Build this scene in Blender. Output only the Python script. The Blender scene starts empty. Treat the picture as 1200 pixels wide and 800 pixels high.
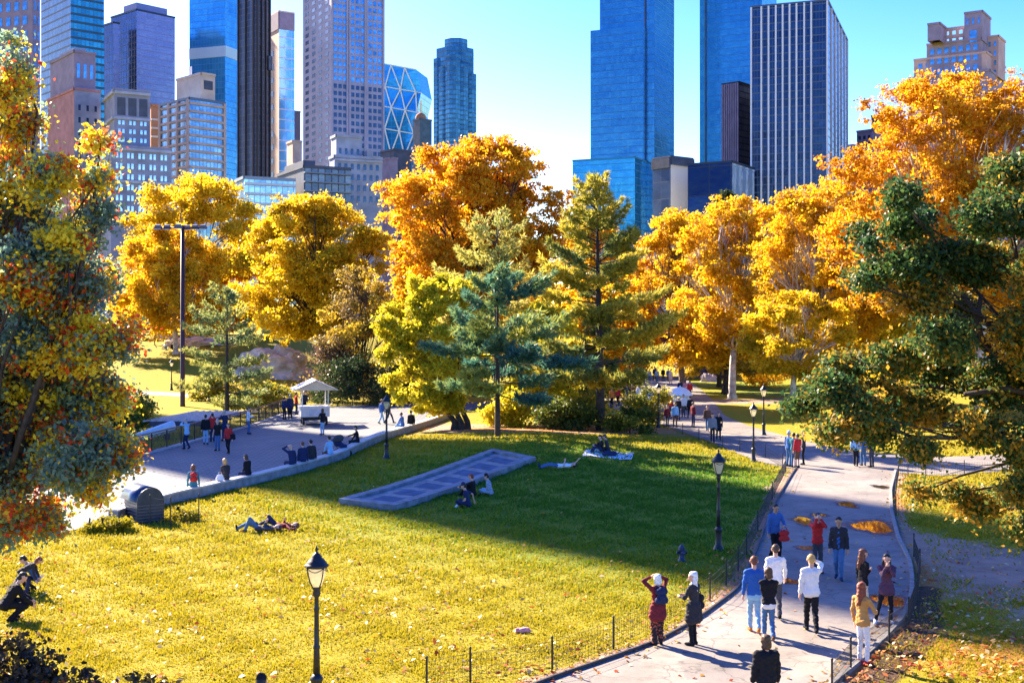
import bpy, bmesh, math, random
import numpy as np
from mathutils import Vector, Matrix, Quaternion
SC = bpy.context.scene
COL = SC.collection
F = 1450.0; CX = 600.0; HY = 380.0; CAMZ = 7.1
R_ = math.radians
rng = np.random.default_rng(7)
random.seed(7)

# ------------------------------------------------------------------ terrain
def sstep(a, b, t):
    t = np.clip((t-a)/(b-a), 0, 1); return t*t*(3-2*t)
def h(x, y):
    x = np.asarray(x, float); y = np.asarray(y, float)
    mound = 0.85*np.exp(-((x-0.5)/9.0)**2-((y-66)/14.0)**2)
    hill = 5.6*sstep(122, 190, y)*sstep(-14, -34, x)
    hillr = 6.5*sstep(112, 190, y)*sstep(30, 48, x)
    back = 6.0*sstep(168, 200, y)*(1-np.exp(-((x-20)/7.0)**2)*sstep(230, 175, y))
    z = mound+np.maximum(np.maximum(hill, hillr), back)
    z = z+0.05*np.sin(x*0.31+1.3)*np.sin(y*0.23)*sstep(20, 26, y)*sstep(90, 60, y)
    return z
def hz(x, y): return float(h(x, y))
def G(px, py):
    """point of the ground seen at photo pixel (used only to measure the place)"""
    ux = (px-CX)/F; uz = (HY-py)/F
    d = 12.0
    while d < 600:
        if CAMZ+uz*d <= hz(ux*d, d): break
        d += 0.5
    lo, hi = d-0.5, d
    for _ in range(20):
        m = (lo+hi)/2
        if CAMZ+uz*m <= hz(ux*m, m): hi = m
        else: lo = m
    return Vector((ux*hi, hi, hz(ux*hi, hi)))
def W(px, py, d):
    return Vector(((px-CX)/F*d, d, CAMZ+(HY-py)/F*d))

# ------------------------------------------------------------------ materials
MATS = {}
def nodes_of(name):
    m = bpy.data.materials.new(name); m.use_nodes = True
    nt = m.node_tree; nt.nodes.clear()
    out = nt.nodes.new('ShaderNodeOutputMaterial')
    return m, nt, out
def N(nt, t, **kw):
    n = nt.nodes.new(t)
    for k, v in kw.items():
        if k.startswith('i_'):
            n.inputs[k[2:].replace('_', ' ')].default_value = v
        else: setattr(n, k, v)
    return n
def L(nt, a, b): nt.links.new(a, b)
def rgba(c): return (c[0], c[1], c[2], 1.0)
def ramp(nt, fac, stops):
    r = nt.nodes.new('ShaderNodeValToRGB')
    el = r.color_ramp.elements
    while len(el) < len(stops): el.new(0.5)
    for e, (p, c) in zip(el, stops): e.position = p; e.color = rgba(c)
    L(nt, fac, r.inputs['Fac']); return r
def mat(name, c, rough=0.7, metal=0.0, var=0.18, scale=6.0, bump=0.0, spec=0.4, c2=None, bscale=None):
    """solid material with an uneven noise tone"""
    if name in MATS: return MATS[name]
    m, nt, out = nodes_of(name)
    p = N(nt, 'ShaderNodeBsdfPrincipled'); p.inputs['Roughness'].default_value = rough
    p.inputs['Metallic'].default_value = metal; p.inputs['Specular IOR Level'].default_value = spec
    tc = N(nt, 'ShaderNodeTexCoord')
    no = N(nt, 'ShaderNodeTexNoise'); no.inputs['Scale'].default_value = scale; no.inputs['Detail'].default_value = 5
    L(nt, tc.outputs['Object'], no.inputs['Vector'])
    lo = [max(0, v*(1-var)) for v in c]; hi = [min(1, v*(1+var)) for v in c]
    if c2: lo, hi = c, c2
    r = ramp(nt, no.outputs['Fac'], [(0.32, lo), (0.68, hi)])
    L(nt, r.outputs['Color'], p.inputs['Base Color'])
    if bump:
        nb = N(nt, 'ShaderNodeTexNoise'); nb.inputs['Scale'].default_value = bscale or scale*4; nb.inputs['Detail'].default_value = 6
        L(nt, tc.outputs['Object'], nb.inputs['Vector'])
        b = N(nt, 'ShaderNodeBump'); b.inputs['Strength'].default_value = bump; b.inputs['Distance'].default_value = 0.05
        L(nt, nb.outputs['Fac'], b.inputs['Height']); L(nt, b.outputs['Normal'], p.inputs['Normal'])
    L(nt, p.outputs[0], out.inputs[0]); MATS[name] = m; return m
def leafmat(name, stops, transl=0.45, rough=0.5):
    """leaf: diffuse + translucent, each leaf its own hue from the 'tint' attribute"""
    if name in MATS: return MATS[name]
    m, nt, out = nodes_of(name)
    a = N(nt, 'ShaderNodeAttribute', attribute_name='tint')
    r = ramp(nt, a.outputs['Fac'], stops)
    d = N(nt, 'ShaderNodeBsdfPrincipled'); d.inputs['Roughness'].default_value = rough
    d.inputs['Specular IOR Level'].default_value = 0.25
    t = N(nt, 'ShaderNodeBsdfTranslucent')
    L(nt, r.outputs['Color'], d.inputs['Base Color']); L(nt, r.outputs['Color'], t.inputs['Color'])
    mx = N(nt, 'ShaderNodeMixShader'); mx.inputs['Fac'].default_value = transl
    L(nt, d.outputs[0], mx.inputs[1]); L(nt, t.outputs[0], mx.inputs[2]); L(nt, mx.outputs[0], out.inputs[0])
    MATS[name] = m; return m

# ------------------------------------------------------------------ mesh helpers
class MB:
    def __init__(s): s.v = []; s.f = []; s.uv = None; s.mi = []
    def add(s, vs, fs, mi=0):
        b = len(s.v); s.v.extend([tuple(v) for v in vs])
        s.f.extend([tuple(b+i for i in f) for f in fs]); s.mi.extend([mi]*len(fs))
    def box(s, c, d, M=None, mi=0, taper=1.0):
        x, y, z = d[0]/2, d[1]/2, d[2]/2
        vs = [Vector((sx*x*(taper if sz > 0 else 1), sy*y*(taper if sz > 0 else 1), sz*z)) for sz in (-1, 1) for sx, sy in ((-1,-1),(1,-1),(1,1),(-1,1))]
        if M is not None: vs = [M @ v for v in vs]
        vs = [v+Vector(c) for v in vs]
        s.add(vs, [(3,2,1,0),(4,5,6,7),(0,1,5,4),(1,2,6,5),(2,3,7,6),(3,0,4,7)], mi)
    def tube(s, pts, rad, n=6, mi=0, cap=True):
        pts = [Vector(p) for p in pts]
        if not hasattr(rad, '__len__'): rad = [rad]*len(pts)
        vs = []; prev = None
        for i, p in enumerate(pts):
            t = (pts[min(i+1, len(pts)-1)]-pts[max(i-1, 0)])
            if t.length < 1e-9: t = Vector((0,0,1))
            t.normalize()
            if prev is None:
                a = Vector((1,0,0)) if abs(t.x) < 0.9 else Vector((0,1,0))
                u = t.cross(a).normalized()
            else:
                u = (prev-t*prev.dot(t))
                u = u.normalized() if u.length > 1e-6 else t.orthogonal().normalized()
            prev = u; w = t.cross(u)
            for k in range(n):
                an = 2*math.pi*k/n
                vs.append(p+(u*math.cos(an)+w*math.sin(an))*rad[i])
        fs = []
        for i in range(len(pts)-1):
            for k in range(n):
                k2 = (k+1) % n
                fs.append((i*n+k, i*n+k2, (i+1)*n+k2, (i+1)*n+k))
        if cap:
            fs.append(tuple(range(n-1, -1, -1))); fs.append(tuple((len(pts)-1)*n+k for k in range(n)))
        s.add(vs, fs, mi)
    def lathe(s, prof, n=16, c=(0,0,0), mi=0):
        vs = []; fs = []
        for r, z in prof:
            for k in range(n):
                a = 2*math.pi*k/n; vs.append((c[0]+r*math.cos(a), c[1]+r*math.sin(a), c[2]+z))
        for i in range(len(prof)-1):
            for k in range(n):
                k2 = (k+1) % n; fs.append((i*n+k, i*n+k2, (i+1)*n+k2, (i+1)*n+k))
        fs.append(tuple(range(n-1, -1, -1))); fs.append(tuple((len(prof)-1)*n+k for k in range(n)))
        s.add(vs, fs, mi)
    def prism(s, poly, z0, z1, mi=0):
        n = len(poly)
        vs = [(p[0], p[1], z0) for p in poly]+[(p[0], p[1], z1) for p in poly]
        fs = [tuple(range(n-1, -1, -1)), tuple(range(n, 2*n))]
        for i in range(n):
            j = (i+1) % n; fs.append((i, j, n+j, n+i))
        s.add(vs, fs, mi)
    def build(s, name, mats, parent=None, smooth=False):
        me = bpy.data.meshes.new(name); me.from_pydata(s.v, [], s.f)
        if not isinstance(mats, (list, tuple)): mats = [mats]
        for m in mats: me.materials.append(m)
        if len(mats) > 1: me.polygons.foreach_set('material_index', s.mi)
        if smooth: me.polygons.foreach_set('use_smooth', [True]*len(me.polygons))
        me.update()
        o = bpy.data.objects.new(name, me); COL.objects.link(o)
        if parent is not None: o.parent = parent
        return o
def npmesh(name, v, f, m, parent=None, tint=None, smooth=False):
    """numpy arrays -> mesh; f is (n,k)"""
    v = np.asarray(v, np.float32); f = np.asarray(f, np.int32); n, k = f.shape
    me = bpy.data.meshes.new(name)
    me.vertices.add(len(v)); me.vertices.foreach_set('co', v.ravel())
    me.loops.add(n*k); me.loops.foreach_set('vertex_index', f.ravel())
    me.polygons.add(n); me.polygons.foreach_set('loop_start', np.arange(0, n*k, k, dtype=np.int32))
    if tint is not None:
        at = me.attributes.new('tint', 'FLOAT', 'POINT'); at.data.foreach_set('value', np.asarray(tint, np.float32))
    me.materials.append(m); me.update(calc_edges=True)
    if smooth: me.polygons.foreach_set('use_smooth', np.ones(n, bool))
    o = bpy.data.objects.new(name, me); COL.objects.link(o)
    if parent is not None: o.parent = parent
    return o
def empty(name, loc, rz=0.0):
    o = bpy.data.objects.new(name, None); COL.objects.link(o); o.empty_display_size = 0.2
    o.location = loc; o.rotation_euler = (0, 0, rz); return o
def tag(o, label=None, cat=None, group=None, kind=None):
    if label: o['label'] = label
    if cat: o['category'] = cat
    if group: o['group'] = group
    if kind: o['kind'] = kind
    return o
def struct(o): o['kind'] = 'structure'; return o
def copy_tree(o, parent=None):
    c = o.copy(); COL.objects.link(c)
    if parent is not None: c.parent = parent
    for ch in o.children: copy_tree(ch, c)
    return c

# ------------------------------------------------------------------ camera, sky, sun
cam = bpy.data.cameras.new('camera'); co = bpy.data.objects.new('camera', cam); COL.objects.link(co)
co.location = (0, 0, CAMZ); co.rotation_euler = (R_(90), 0, 0)
cam.sensor_width = 36; cam.lens = 36*F/1200; cam.shift_y = -(400-HY)/1200; cam.clip_end = 9000; cam.clip_start = 0.1
SC.camera = co
SUN_AZ = Vector((-0.65, 0.76, 0)).normalized(); SUN_EL = R_(32)
SUND = Vector((SUN_AZ.x*math.cos(SUN_EL), SUN_AZ.y*math.cos(SUN_EL), math.sin(SUN_EL)))
sl = bpy.data.lights.new('sun', 'SUN'); so = bpy.data.objects.new('sun', sl); COL.objects.link(so)
sl.energy = 5.0; sl.angle = R_(0.5); sl.color = (1.0, 0.84, 0.62)
so.rotation_euler = SUND.to_track_quat('Z', 'Y').to_euler(); so.location = SUND*300
wd = bpy.data.worlds.new('World'); SC.world = wd; wd.use_nodes = True
nt = wd.node_tree; nt.nodes.clear()
wo = N(nt, 'ShaderNodeOutputWorld'); bg = N(nt, 'ShaderNodeBackground'); sk = N(nt, 'ShaderNodeTexSky')
sk.sky_type = 'NISHITA'; sk.sun_disc = False; sk.sun_elevation = SUN_EL
sk.sun_rotation = math.atan2(SUN_AZ.x, SUN_AZ.y); sk.altitude = 50; sk.air_density = 1.0; sk.dust_density = 0.6; sk.ozone_density = 3.0
hs = N(nt, 'ShaderNodeHueSaturation'); hs.inputs['Saturation'].default_value = 1.5; hs.inputs['Hue'].default_value = 0.526
bg.inputs['Strength'].default_value = 0.08
L(nt, sk.outputs[0], hs.inputs['Color']); L(nt, hs.outputs[0], bg.inputs['Color']); L(nt, bg.outputs[0], wo.inputs['Surface'])
SC.view_settings.view_transform = 'Standard'; SC.view_settings.look = 'None'; SC.view_settings.gamma = 1; SC.view_settings.use_curve_mapping = False
SC.view_settings.exposure = 2.42
SC.render.engine = 'CYCLES'
SC.cycles.max_bounces = 8; SC.cycles.diffuse_bounces = 5; SC.cycles.transmission_bounces = 4; SC.cycles.use_denoising = True
SC.cycles.sample_clamp_indirect = 6.0
# ================================================================== GROUND
def seg_dist(x, y, pts):
    d = np.full(x.shape, 1e9)
    for (ax, ay), (bx, by) in zip(pts[:-1], pts[1:]):
        dx, dy = bx-ax, by-ay; l2 = dx*dx+dy*dy+1e-9
        t = np.clip(((x-ax)*dx+(y-ay)*dy)/l2, 0, 1)
        d = np.minimum(d, np.hypot(x-ax-t*dx, y-ay-t*dy))
    return d
def inpoly(x, y, poly):
    c = np.zeros(x.shape, bool); n = len(poly); j = n-1
    for i in range(n):
        xi, yi = poly[i]; xj, yj = poly[j]
        c ^= ((yi > y) != (yj > y)) & (x < (xj-xi)*(y-yi)/(yj-yi+1e-12)+xi); j = i
    return c
def px2(l): return [tuple(G(*p)[:2]) for p in l]
PL = px2([(560,835),(637,800),(700,779),(772,754),(818,728),(866,692),(886,650),(903,602),(929,556),(934,549)])
PR = px2([(930,840),(975,800),(1003,778),(1032,751),(1052,730),(1064,707),(1067,682),(1064,658),(1050,630),(1043,600),(1042,575),(1048,552)])
# the walk bends round behind the camera's rock
PL = [(-7.5,16.5)]+PL; PR = [(2.5,14.0)]+PR
UL = px2([(940,551),(898,545),(850,526),(795,504),(755,490),(715,478),(705,462),(740,448),(752,441)])
UR = px2([(1046,553),(925,512),(880,500),(850,488),(836,470),(826,460),(812,450),(800,441)])
CN = px2([(1020,556),(1048,554),(1100,558),(1200,551),(1330,545)])
CF = px2([(925,513),(1000,529),(1100,536),(1200,531),(1330,527)])
ZN = px2([(-160,655),(0,636),(140,612),(195,592),(300,568),(400,540),(510,497),(530,488)])
ZF = px2([(-160,555),(0,548),(130,540),(180,527),(250,509),(300,495),(345,479),(480,472),(580,471)])
def resample(p, n):
    p = np.array(p, float); s = np.r_[0, np.cumsum(np.hypot(*np.diff(p, axis=0).T))]
    # smooth curve through the points
    t = np.linspace(0, s[-1], n)
    q = np.c_[np.interp(t, s, p[:,0]), np.interp(t, s, p[:,1])]
    for _ in range(max(2, n//30)):
        q[1:-1] = 0.25*q[:-2]+0.5*q[1:-1]+0.25*q[2:]
    return q
def ribbon(name, A, B, m, off, n=70, k=10):
    a = resample(A, n); b = resample(B, n)
    t = np.linspace(0, 1, k)[None,:,None]
    g = a[:,None,:]*(1-t)+b[:,None,:]*t
    x, y = g[...,0], g[...,1]; z = h(x, y)+off
    v = np.stack([x, y, z], -1).reshape(-1, 3)
    i, j = np.meshgrid(np.arange(n-1), np.arange(k-1), indexing='ij')
    f = np.stack([i*k+j, i*k+j+1, (i+1)*k+j+1, (i+1)*k+j], -1).reshape(-1, 4)
    if True:
        e1 = v[f[0,1]]-v[f[0,0]]; e2 = v[f[0,3]]-v[f[0,0]]
        if np.cross(e1, e2)[2] < 0: f = f[:, ::-1]
    o = npmesh(name, v, f, m, smooth=True); o['kind'] = 'structure'
    return o, a, b

# ---- ground sheet with differences of cover and a painted shade strip stored per vertex
ys = np.unique(np.r_[np.linspace(-40, 14, 20), np.arange(14, 62, 0.26), np.arange(62, 130, 0.9), np.arange(130, 260, 3), np.geomspace(260, 6000, 30)])
xf = np.arange(0, 20, 0.26); xs = np.r_[xf, np.arange(20, 60, 1.5), np.arange(60, 180, 8), np.geomspace(180, 4000, 20)]
xs = np.unique(np.r_[-xs, xs])
X, Y = np.meshgrid(xs, ys)
Z = h(X, Y)
walkpoly = PL+PR[::-1]
dirt = np.zeros(X.shape)
def blob(px, py, rx, ry):
    c = G(px, py); return np.exp(-((X-c.x)/rx)**2-((Y-c.y)/ry)**2)
dirt += 0.12*np.clip(np.sin(X*0.23+2)*np.sin(Y*.19), 0, 1)+0.66*blob(1160, 690, 3.0, 3.6)+0.6*blob(1230, 660, 4.5, 3.0)+0.6*blob(1110, 640, 1.8, 3.0)+0.30*np.clip(np.sin(X*0.7+1.1*np.sin(Y*0.41))*np.sin(Y*0.52+np.sin(X*0.33)), 0, 1)
dirt += 1.0*blob(620, 503, 6.5, 5.0)+0.8*blob(720, 503, 5, 4)+0.7*blob(540, 500, 4, 4)
dirt += 0.8*blob(900, 470, 8, 5)+0.5*blob(600, 720, 1.2, 0.5)
edge = np.minimum(seg_dist(X, Y, PL), seg_dist(X, Y, PR))
inw = inpoly(X, Y, walkpoly)
dirt += 0.9*np.exp(-(np.maximum(edge-0.1, 0)/0.45)**2)*(~inw)
painted_shade = 0.8*np.exp(-(np.maximum(seg_dist(X, Y, px2([(1000,820),(1056,768),(1082,735),(1084,690)]))-0.15, 0)/0.4)**2)  # dark strip by the right kerb: shadow painted into the ground colour
litter = 0.45*blob(1150, 690, 5, 4)+1.0*blob(620, 503, 7, 5)+0.8*blob(720, 502, 6, 4)+0.9*blob(1180, 770, 3.5, 2.5)+0.5*blob(1100, 590, 3, 4)
litter += 0.5*np.exp(-(np.maximum(edge-0.1, 0)/0.8)**2)*(~inw)+0.6*blob(215, 605, 3, 1.0)+0.4*sstep(120, 150, Y)
green = 1.0*blob(600, 560, 11, 14)+1.0*blob(820, 600, 7, 15)+0.8*blob(900, 455, 10, 25)
m, nt, out = nodes_of('lawn')
p = N(nt, 'ShaderNodeBsdfPrincipled'); p.inputs['Roughness'].default_value = 0.9; p.inputs['Specular IOR Level'].default_value = 0.1
tc = N(nt, 'ShaderNodeTexCoord')
def noise(sc, det=5, rough=0.6):
    n = N(nt, 'ShaderNodeTexNoise'); n.inputs['Scale'].default_value = sc; n.inputs['Detail'].default_value = det; n.inputs['Roughness'].default_value = rough
    L(nt, tc.outputs['Object'], n.inputs['Vector']); return n
def mixc(fac, a, b):
    x = N(nt, 'ShaderNodeMix', data_type='RGBA'); L(nt, fac, x.inputs[0]); L(nt, a, x.inputs[6]); L(nt, b, x.inputs[7]); return x.outputs[2]
def math2(op, a, b):
    x = N(nt, 'ShaderNodeMath', operation=op)
    for i, q in enumerate((a, b)):
        if isinstance(q, (int, float)): x.inputs[i].default_value = q
        else: L(nt, q, x.inputs[i])
    return x.outputs[0]
n1 = noise(2.2, 8, 0.7); n2 = noise(0.25, 4); n3 = noise(14, 6, 0.7); n4 = noise(0.9, 8, 0.75)
dry = ramp(nt, n1.outputs['Fac'], [(0.3, (0.21,0.175,0.011)), (0.5, (0.26,0.22,0.011)), (0.72, (0.33,0.26,0.018))])
grn = ramp(nt, n1.outputs['Fac'], [(0.3, (0.07,0.13,0.010)), (0.7, (0.17,0.23,0.018))])
dr = ramp(nt, n4.outputs['Fac'], [(0.3, (0.24,0.15,0.11)), (0.7, (0.44,0.30,0.22))])
lt = ramp(nt, n3.outputs['Fac'], [(0.3, (0.16,0.06,0.015)), (0.5, (0.40,0.17,0.03)), (0.7, (0.55,0.30,0.06))])
def attr(nm): return N(nt, 'ShaderNodeAttribute', attribute_name=nm).outputs['Fac']
def soft(a, n, amp=1.1, lo=0.42, hi=0.62):
    s = math2('ADD', a, math2('MULTIPLY', math2('SUBTRACT', n, 0.5), amp))
    r = N(nt, 'ShaderNodeMapRange'); r.inputs[1].default_value = lo; r.inputs[2].default_value = hi; L(nt, s, r.inputs[0]); return r.outputs[0]
gfac = soft(math2('ADD', attr('green'), math2('MULTIPLY', math2('SUBTRACT', n2.outputs['Fac'], 0.5), 0.6)), n1.outputs['Fac'], 0.9, 0.2, 0.8)
c = mixc(gfac, dry.outputs[0], grn.outputs[0])
c = mixc(soft(attr('dirt'), n4.outputs['Fac'], 1.3), c, dr.outputs[0])
c = mixc(math2('MULTIPLY', soft(attr('litter'), n3.outputs['Fac'], 1.6, 0.55, 0.7), 0.8), c, lt.outputs[0])
shade_col = ramp(nt, n3.outputs['Fac'], [(0.3, (0.035,0.022,0.018)), (0.7, (0.16,0.09,0.05))])  # near-black tones of the painted shadow strip
c = mixc(soft(attr('painted_shade'), n4.outputs['Fac'], 0.9), c, shade_col.outputs[0])
L(nt, c, p.inputs['Base Color'])
bm = N(nt, 'ShaderNodeBump'); bm.inputs['Strength'].default_value = 0.6; bm.inputs['Distance'].default_value = 0.12
L(nt, math2('ADD', n3.outputs['Fac'], math2('MULTIPLY', n1.outputs['Fac'], 1.2)), bm.inputs['Height']); L(nt, bm.outputs['Normal'], p.inputs['Normal'])
L(nt, p.outputs[0], out.inputs[0])
MATS['lawn'] = m
ny, nx = X.shape
i, j = np.meshgrid(np.arange(ny-1), np.arange(nx-1), indexing='ij')
f = np.stack([i*nx+j, i*nx+j+1, (i+1)*nx+j+1, (i+1)*nx+j], -1).reshape(-1, 4)
ground = npmesh('ground', np.stack([X, Y, Z], -1).reshape(-1, 3), f, m, smooth=True); struct(ground)
for nm, a in (('dirt', dirt), ('litter', litter), ('green', green), ('painted_shade', painted_shade)):
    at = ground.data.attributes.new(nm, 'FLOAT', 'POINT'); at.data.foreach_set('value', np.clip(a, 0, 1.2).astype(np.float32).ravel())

# ---- paving materials
def pavemat(name, c1, c2, crack=True, hexa=0.0, cs=0.55):
    m, nt, out = nodes_of(name)
    p = N(nt, 'ShaderNodeBsdfPrincipled'); p.inputs['Roughness'].default_value = 0.75; p.inputs['Specular IOR Level'].default_value = 0.3
    tc = N(nt, 'ShaderNodeTexCoord')
    a = N(nt, 'ShaderNodeTexNoise'); a.inputs['Scale'].default_value = 0.5; a.inputs['Detail'].default_value = 8; a.inputs['Roughness'].default_value = 0.65
    b = N(nt, 'ShaderNodeTexNoise'); b.inputs['Scale'].default_value = 40; b.inputs['Detail'].default_value = 3
    L(nt, tc.outputs['Object'], a.inputs[0]); L(nt, tc.outputs['Object'], b.inputs[0])
    r = ramp(nt, a.outputs['Fac'], [(0.3, c1), (0.7, c2)])
    mx = N(nt, 'ShaderNodeMix', data_type='RGBA', blend_type='MULTIPLY'); mx.inputs[0].default_value = 0.5
    rb = ramp(nt, b.outputs['Fac'], [(0.3, (0.6,0.6,0.6)), (0.7, (1,1,1))])
    L(nt, r.outputs[0], mx.inputs[6]); L(nt, rb.outputs[0], mx.inputs[7])
    col = mx.outputs[2]
    if crack:
        vp = N(nt, 'ShaderNodeTexVoronoi'); vp.inputs['Scale'].default_value = 0.28; dn = N(nt, 'ShaderNodeTexNoise'); dn.inputs['Scale'].default_value = 0.8; dn.inputs['Detail'].default_value = 5
        L(nt, tc.outputs['Object'], dn.inputs[0]); vq = N(nt, 'ShaderNodeVectorMath', operation='MULTIPLY_ADD'); vq.inputs[1].default_value = (.8,.8,.8)
        L(nt, dn.outputs['Color'], vq.inputs[0]); L(nt, tc.outputs['Object'], vq.inputs[2]); L(nt, vq.outputs[0], vp.inputs['Vector'])
        sx = N(nt, 'ShaderNodeSeparateColor'); L(nt, vp.outputs['Color'], sx.inputs[0])
        rp = ramp(nt, sx.outputs[0], [(0.2, (0.78,0.78,0.8)), (0.5, (1,1,1)), (0.9, (1.0,0.97,0.93))])
        st = N(nt, 'ShaderNodeTexNoise'); st.inputs['Scale'].default_value = 2.6; st.inputs['Detail'].default_value = 7; st.inputs['Roughness'].default_value = .7; L(nt, tc.outputs['Object'], st.inputs[0])
        rs = ramp(nt, st.outputs['Fac'], [(0.34, (0.62,0.61,0.6)), (0.5, (1,1,1))])
        for q_, f_ in ((rp, .8), (rs, .55)):
            m3 = N(nt, 'ShaderNodeMix', data_type='RGBA', blend_type='MULTIPLY'); m3.inputs[0].default_value = f_
            L(nt, col, m3.inputs[6]); L(nt, q_.outputs[0], m3.inputs[7]); col = m3.outputs[2]
        v = N(nt, 'ShaderNodeTexVoronoi', feature='DISTANCE_TO_EDGE'); v.inputs['Scale'].default_value = cs
        d = N(nt, 'ShaderNodeTexNoise'); d.inputs['Scale'].default_value = 1.3; d.inputs['Detail'].default_value = 6
        L(nt, tc.outputs['Object'], d.inputs[0])
        va = N(nt, 'ShaderNodeVectorMath', operation='MULTIPLY_ADD'); va.inputs[1].default_value = (1.2,1.2,1.2)
        L(nt, d.outputs['Color'], va.inputs[0]); L(nt, tc.outputs['Object'], va.inputs[2]); L(nt, va.outputs[0], v.inputs['Vector'])
        cr = ramp(nt, v.outputs['Distance'], [(0.004, (0.35,0.33,0.32)), (0.014, (1,1,1))])
        m2 = N(nt, 'ShaderNodeMix', data_type='RGBA', blend_type='MULTIPLY'); m2.inputs[0].default_value = 0.6
        L(nt, col, m2.inputs[6]); L(nt, cr.outputs[0], m2.inputs[7]); col = m2.outputs[2]
    if hexa:
        v = N(nt, 'ShaderNodeTexBrick'); v.inputs['Scale'].default_value = hexa; v.inputs['Mortar Size'].default_value = 0.05
        v.inputs['Color1'].default_value = (0.9,0.9,0.9,1); v.inputs['Color2'].default_value = (1,1,1,1); v.inputs['Mortar'].default_value = (0.38,0.38,0.40,1)
        L(nt, tc.outputs['Object'], v.inputs['Vector'])
        m2 = N(nt, 'ShaderNodeMix', data_type='RGBA', blend_type='MULTIPLY'); m2.inputs[0].default_value = 0.8
        L(nt, col, m2.inputs[6]); L(nt, v.outputs[0], m2.inputs[7]); col = m2.outputs[2]
    L(nt, col, p.inputs['Base Color'])
    bu = N(nt, 'ShaderNodeBump'); bu.inputs['Strength'].default_value = 0.35; bu.inputs['Distance'].default_value = 0.01
    L(nt, b.outputs['Fac'], bu.inputs['Height']); L(nt, bu.outputs[0], p.inputs['Normal'])
    L(nt, p.outputs[0], out.inputs[0]); MATS[name] = m; return m
asph = pavemat('worn_asphalt', (0.175,0.155,0.138), (0.32,0.282,0.248))
plz = pavemat('hex_pavers', (0.135,0.15,0.175), (0.215,0.225,0.245), crack=False, hexa=0.75)
conc = pavemat('pale_concrete', (0.26,0.24,0.22), (0.36,0.33,0.30), cs=0.3)
path, pa, pb = ribbon('path', PL, PR, asph, 0.030, 120, 14)
ribbon('path', UL, UR, asph, 0.026, 90, 14)
ribbon('path', CN, CF, asph, 0.022, 40, 10)
plaza, za, zb = ribbon('plaza', ZN, ZF, plz, 0.030, 90, 24)
fp = px2([(120,462),(160,462),(200,464),(250,468),(300,476)]); fq = px2([(120,457),(160,458),(200,460),(250,463),(300,470)])
ribbon('hillside_path', fp, fq, conc, 0.03, 30, 4)
# kerbs: low stone edging standing above the walk
stone = mat('kerb_stone', (0.22,0.21,0.20), 0.8, var=0.3, bump=0.3)
steel = mat('kerb_steel', (0.045,0.042,0.045), 0.6)
def kerb(line, w, hh, m, side):
    mb = MB(); q = [Vector((a[0], a[1], 0)) for a in line]; ring = []
    for i, pnt in enumerate(q):
        t = (q[min(i+1, len(q)-1)]-q[max(i-1, 0)]).normalized(); nn = Vector((-t.y, t.x, 0))*side
        a, b = pnt, pnt+nn*w; z0 = hz(a.x, a.y)
        ring.append([(a.x,a.y,z0-0.1), (a.x,a.y,z0+hh), (b.x,b.y,z0+hh), (b.x,b.y,z0-0.1)])
    for r0, r1 in zip(ring[:-1], ring[1:]):
        for k in range(3): mb.add([r0[k], r0[k+1], r1[k+1], r1[k]], [(0,1,2,3)])
    o = mb.build('kerb', m); struct(o); return o
kerb(pa, 0.05, 0.10, steel, 1)
kerb(pb, 0.11, 0.10, stone, -1)
# puddles lying on the worn walk (still water in shallow hollows)
m, nt, out = nodes_of('puddle_water')
p = N(nt, 'ShaderNodeBsdfPrincipled'); p.inputs['Base Color'].default_value = (0.03,0.025,0.02,1); p.inputs['Roughness'].default_value = 0.03
p.inputs['Specular IOR Level'].default_value = 1.0; p.inputs['IOR'].default_value = 1.6
L(nt, p.outputs[0], out.inputs[0]); MATS['puddle_water'] = m
m, nt, out = nodes_of('damp_asphalt')
p = N(nt, 'ShaderNodeBsdfPrincipled'); p.inputs['Base Color'].default_value = (0.045,0.04,0.036,1); p.inputs['Roughness'].default_value = 0.45
at_ = N(nt, 'ShaderNodeAttribute', attribute_name='tint'); tc = N(nt, 'ShaderNodeTexCoord'); no_ = N(nt, 'ShaderNodeTexNoise'); no_.inputs['Scale'].default_value = 3.5; no_.inputs['Detail'].default_value = 6; L(nt, tc.outputs['Object'], no_.inputs[0])
sm = N(nt, 'ShaderNodeMath', operation='MULTIPLY_ADD'); sm.inputs[1].default_value = 1.1; sm.inputs[2].default_value = -0.55; L(nt, no_.outputs['Fac'], sm.inputs[0])
ad = N(nt, 'ShaderNodeMath', operation='ADD'); L(nt, sm.outputs[0], ad.inputs[0]); L(nt, at_.outputs['Fac'], ad.inputs[1])
mr = N(nt, 'ShaderNodeMapRange'); mr.inputs[1].default_value = 0.1; mr.inputs[2].default_value = 0.75; mr.inputs[4].default_value = 0.85; L(nt, ad.outputs[0], mr.inputs[0])
tr_ = N(nt, 'ShaderNodeBsdfTransparent'); mx = N(nt, 'ShaderNodeMixShader'); L(nt, mr.outputs[0], mx.inputs[0]); L(nt, tr_.outputs[0], mx.inputs[1]); L(nt, p.outputs[0], mx.inputs[2]); L(nt, mx.outputs[0], out.inputs[0]); damp = m
m = MATS['puddle_water']
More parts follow.
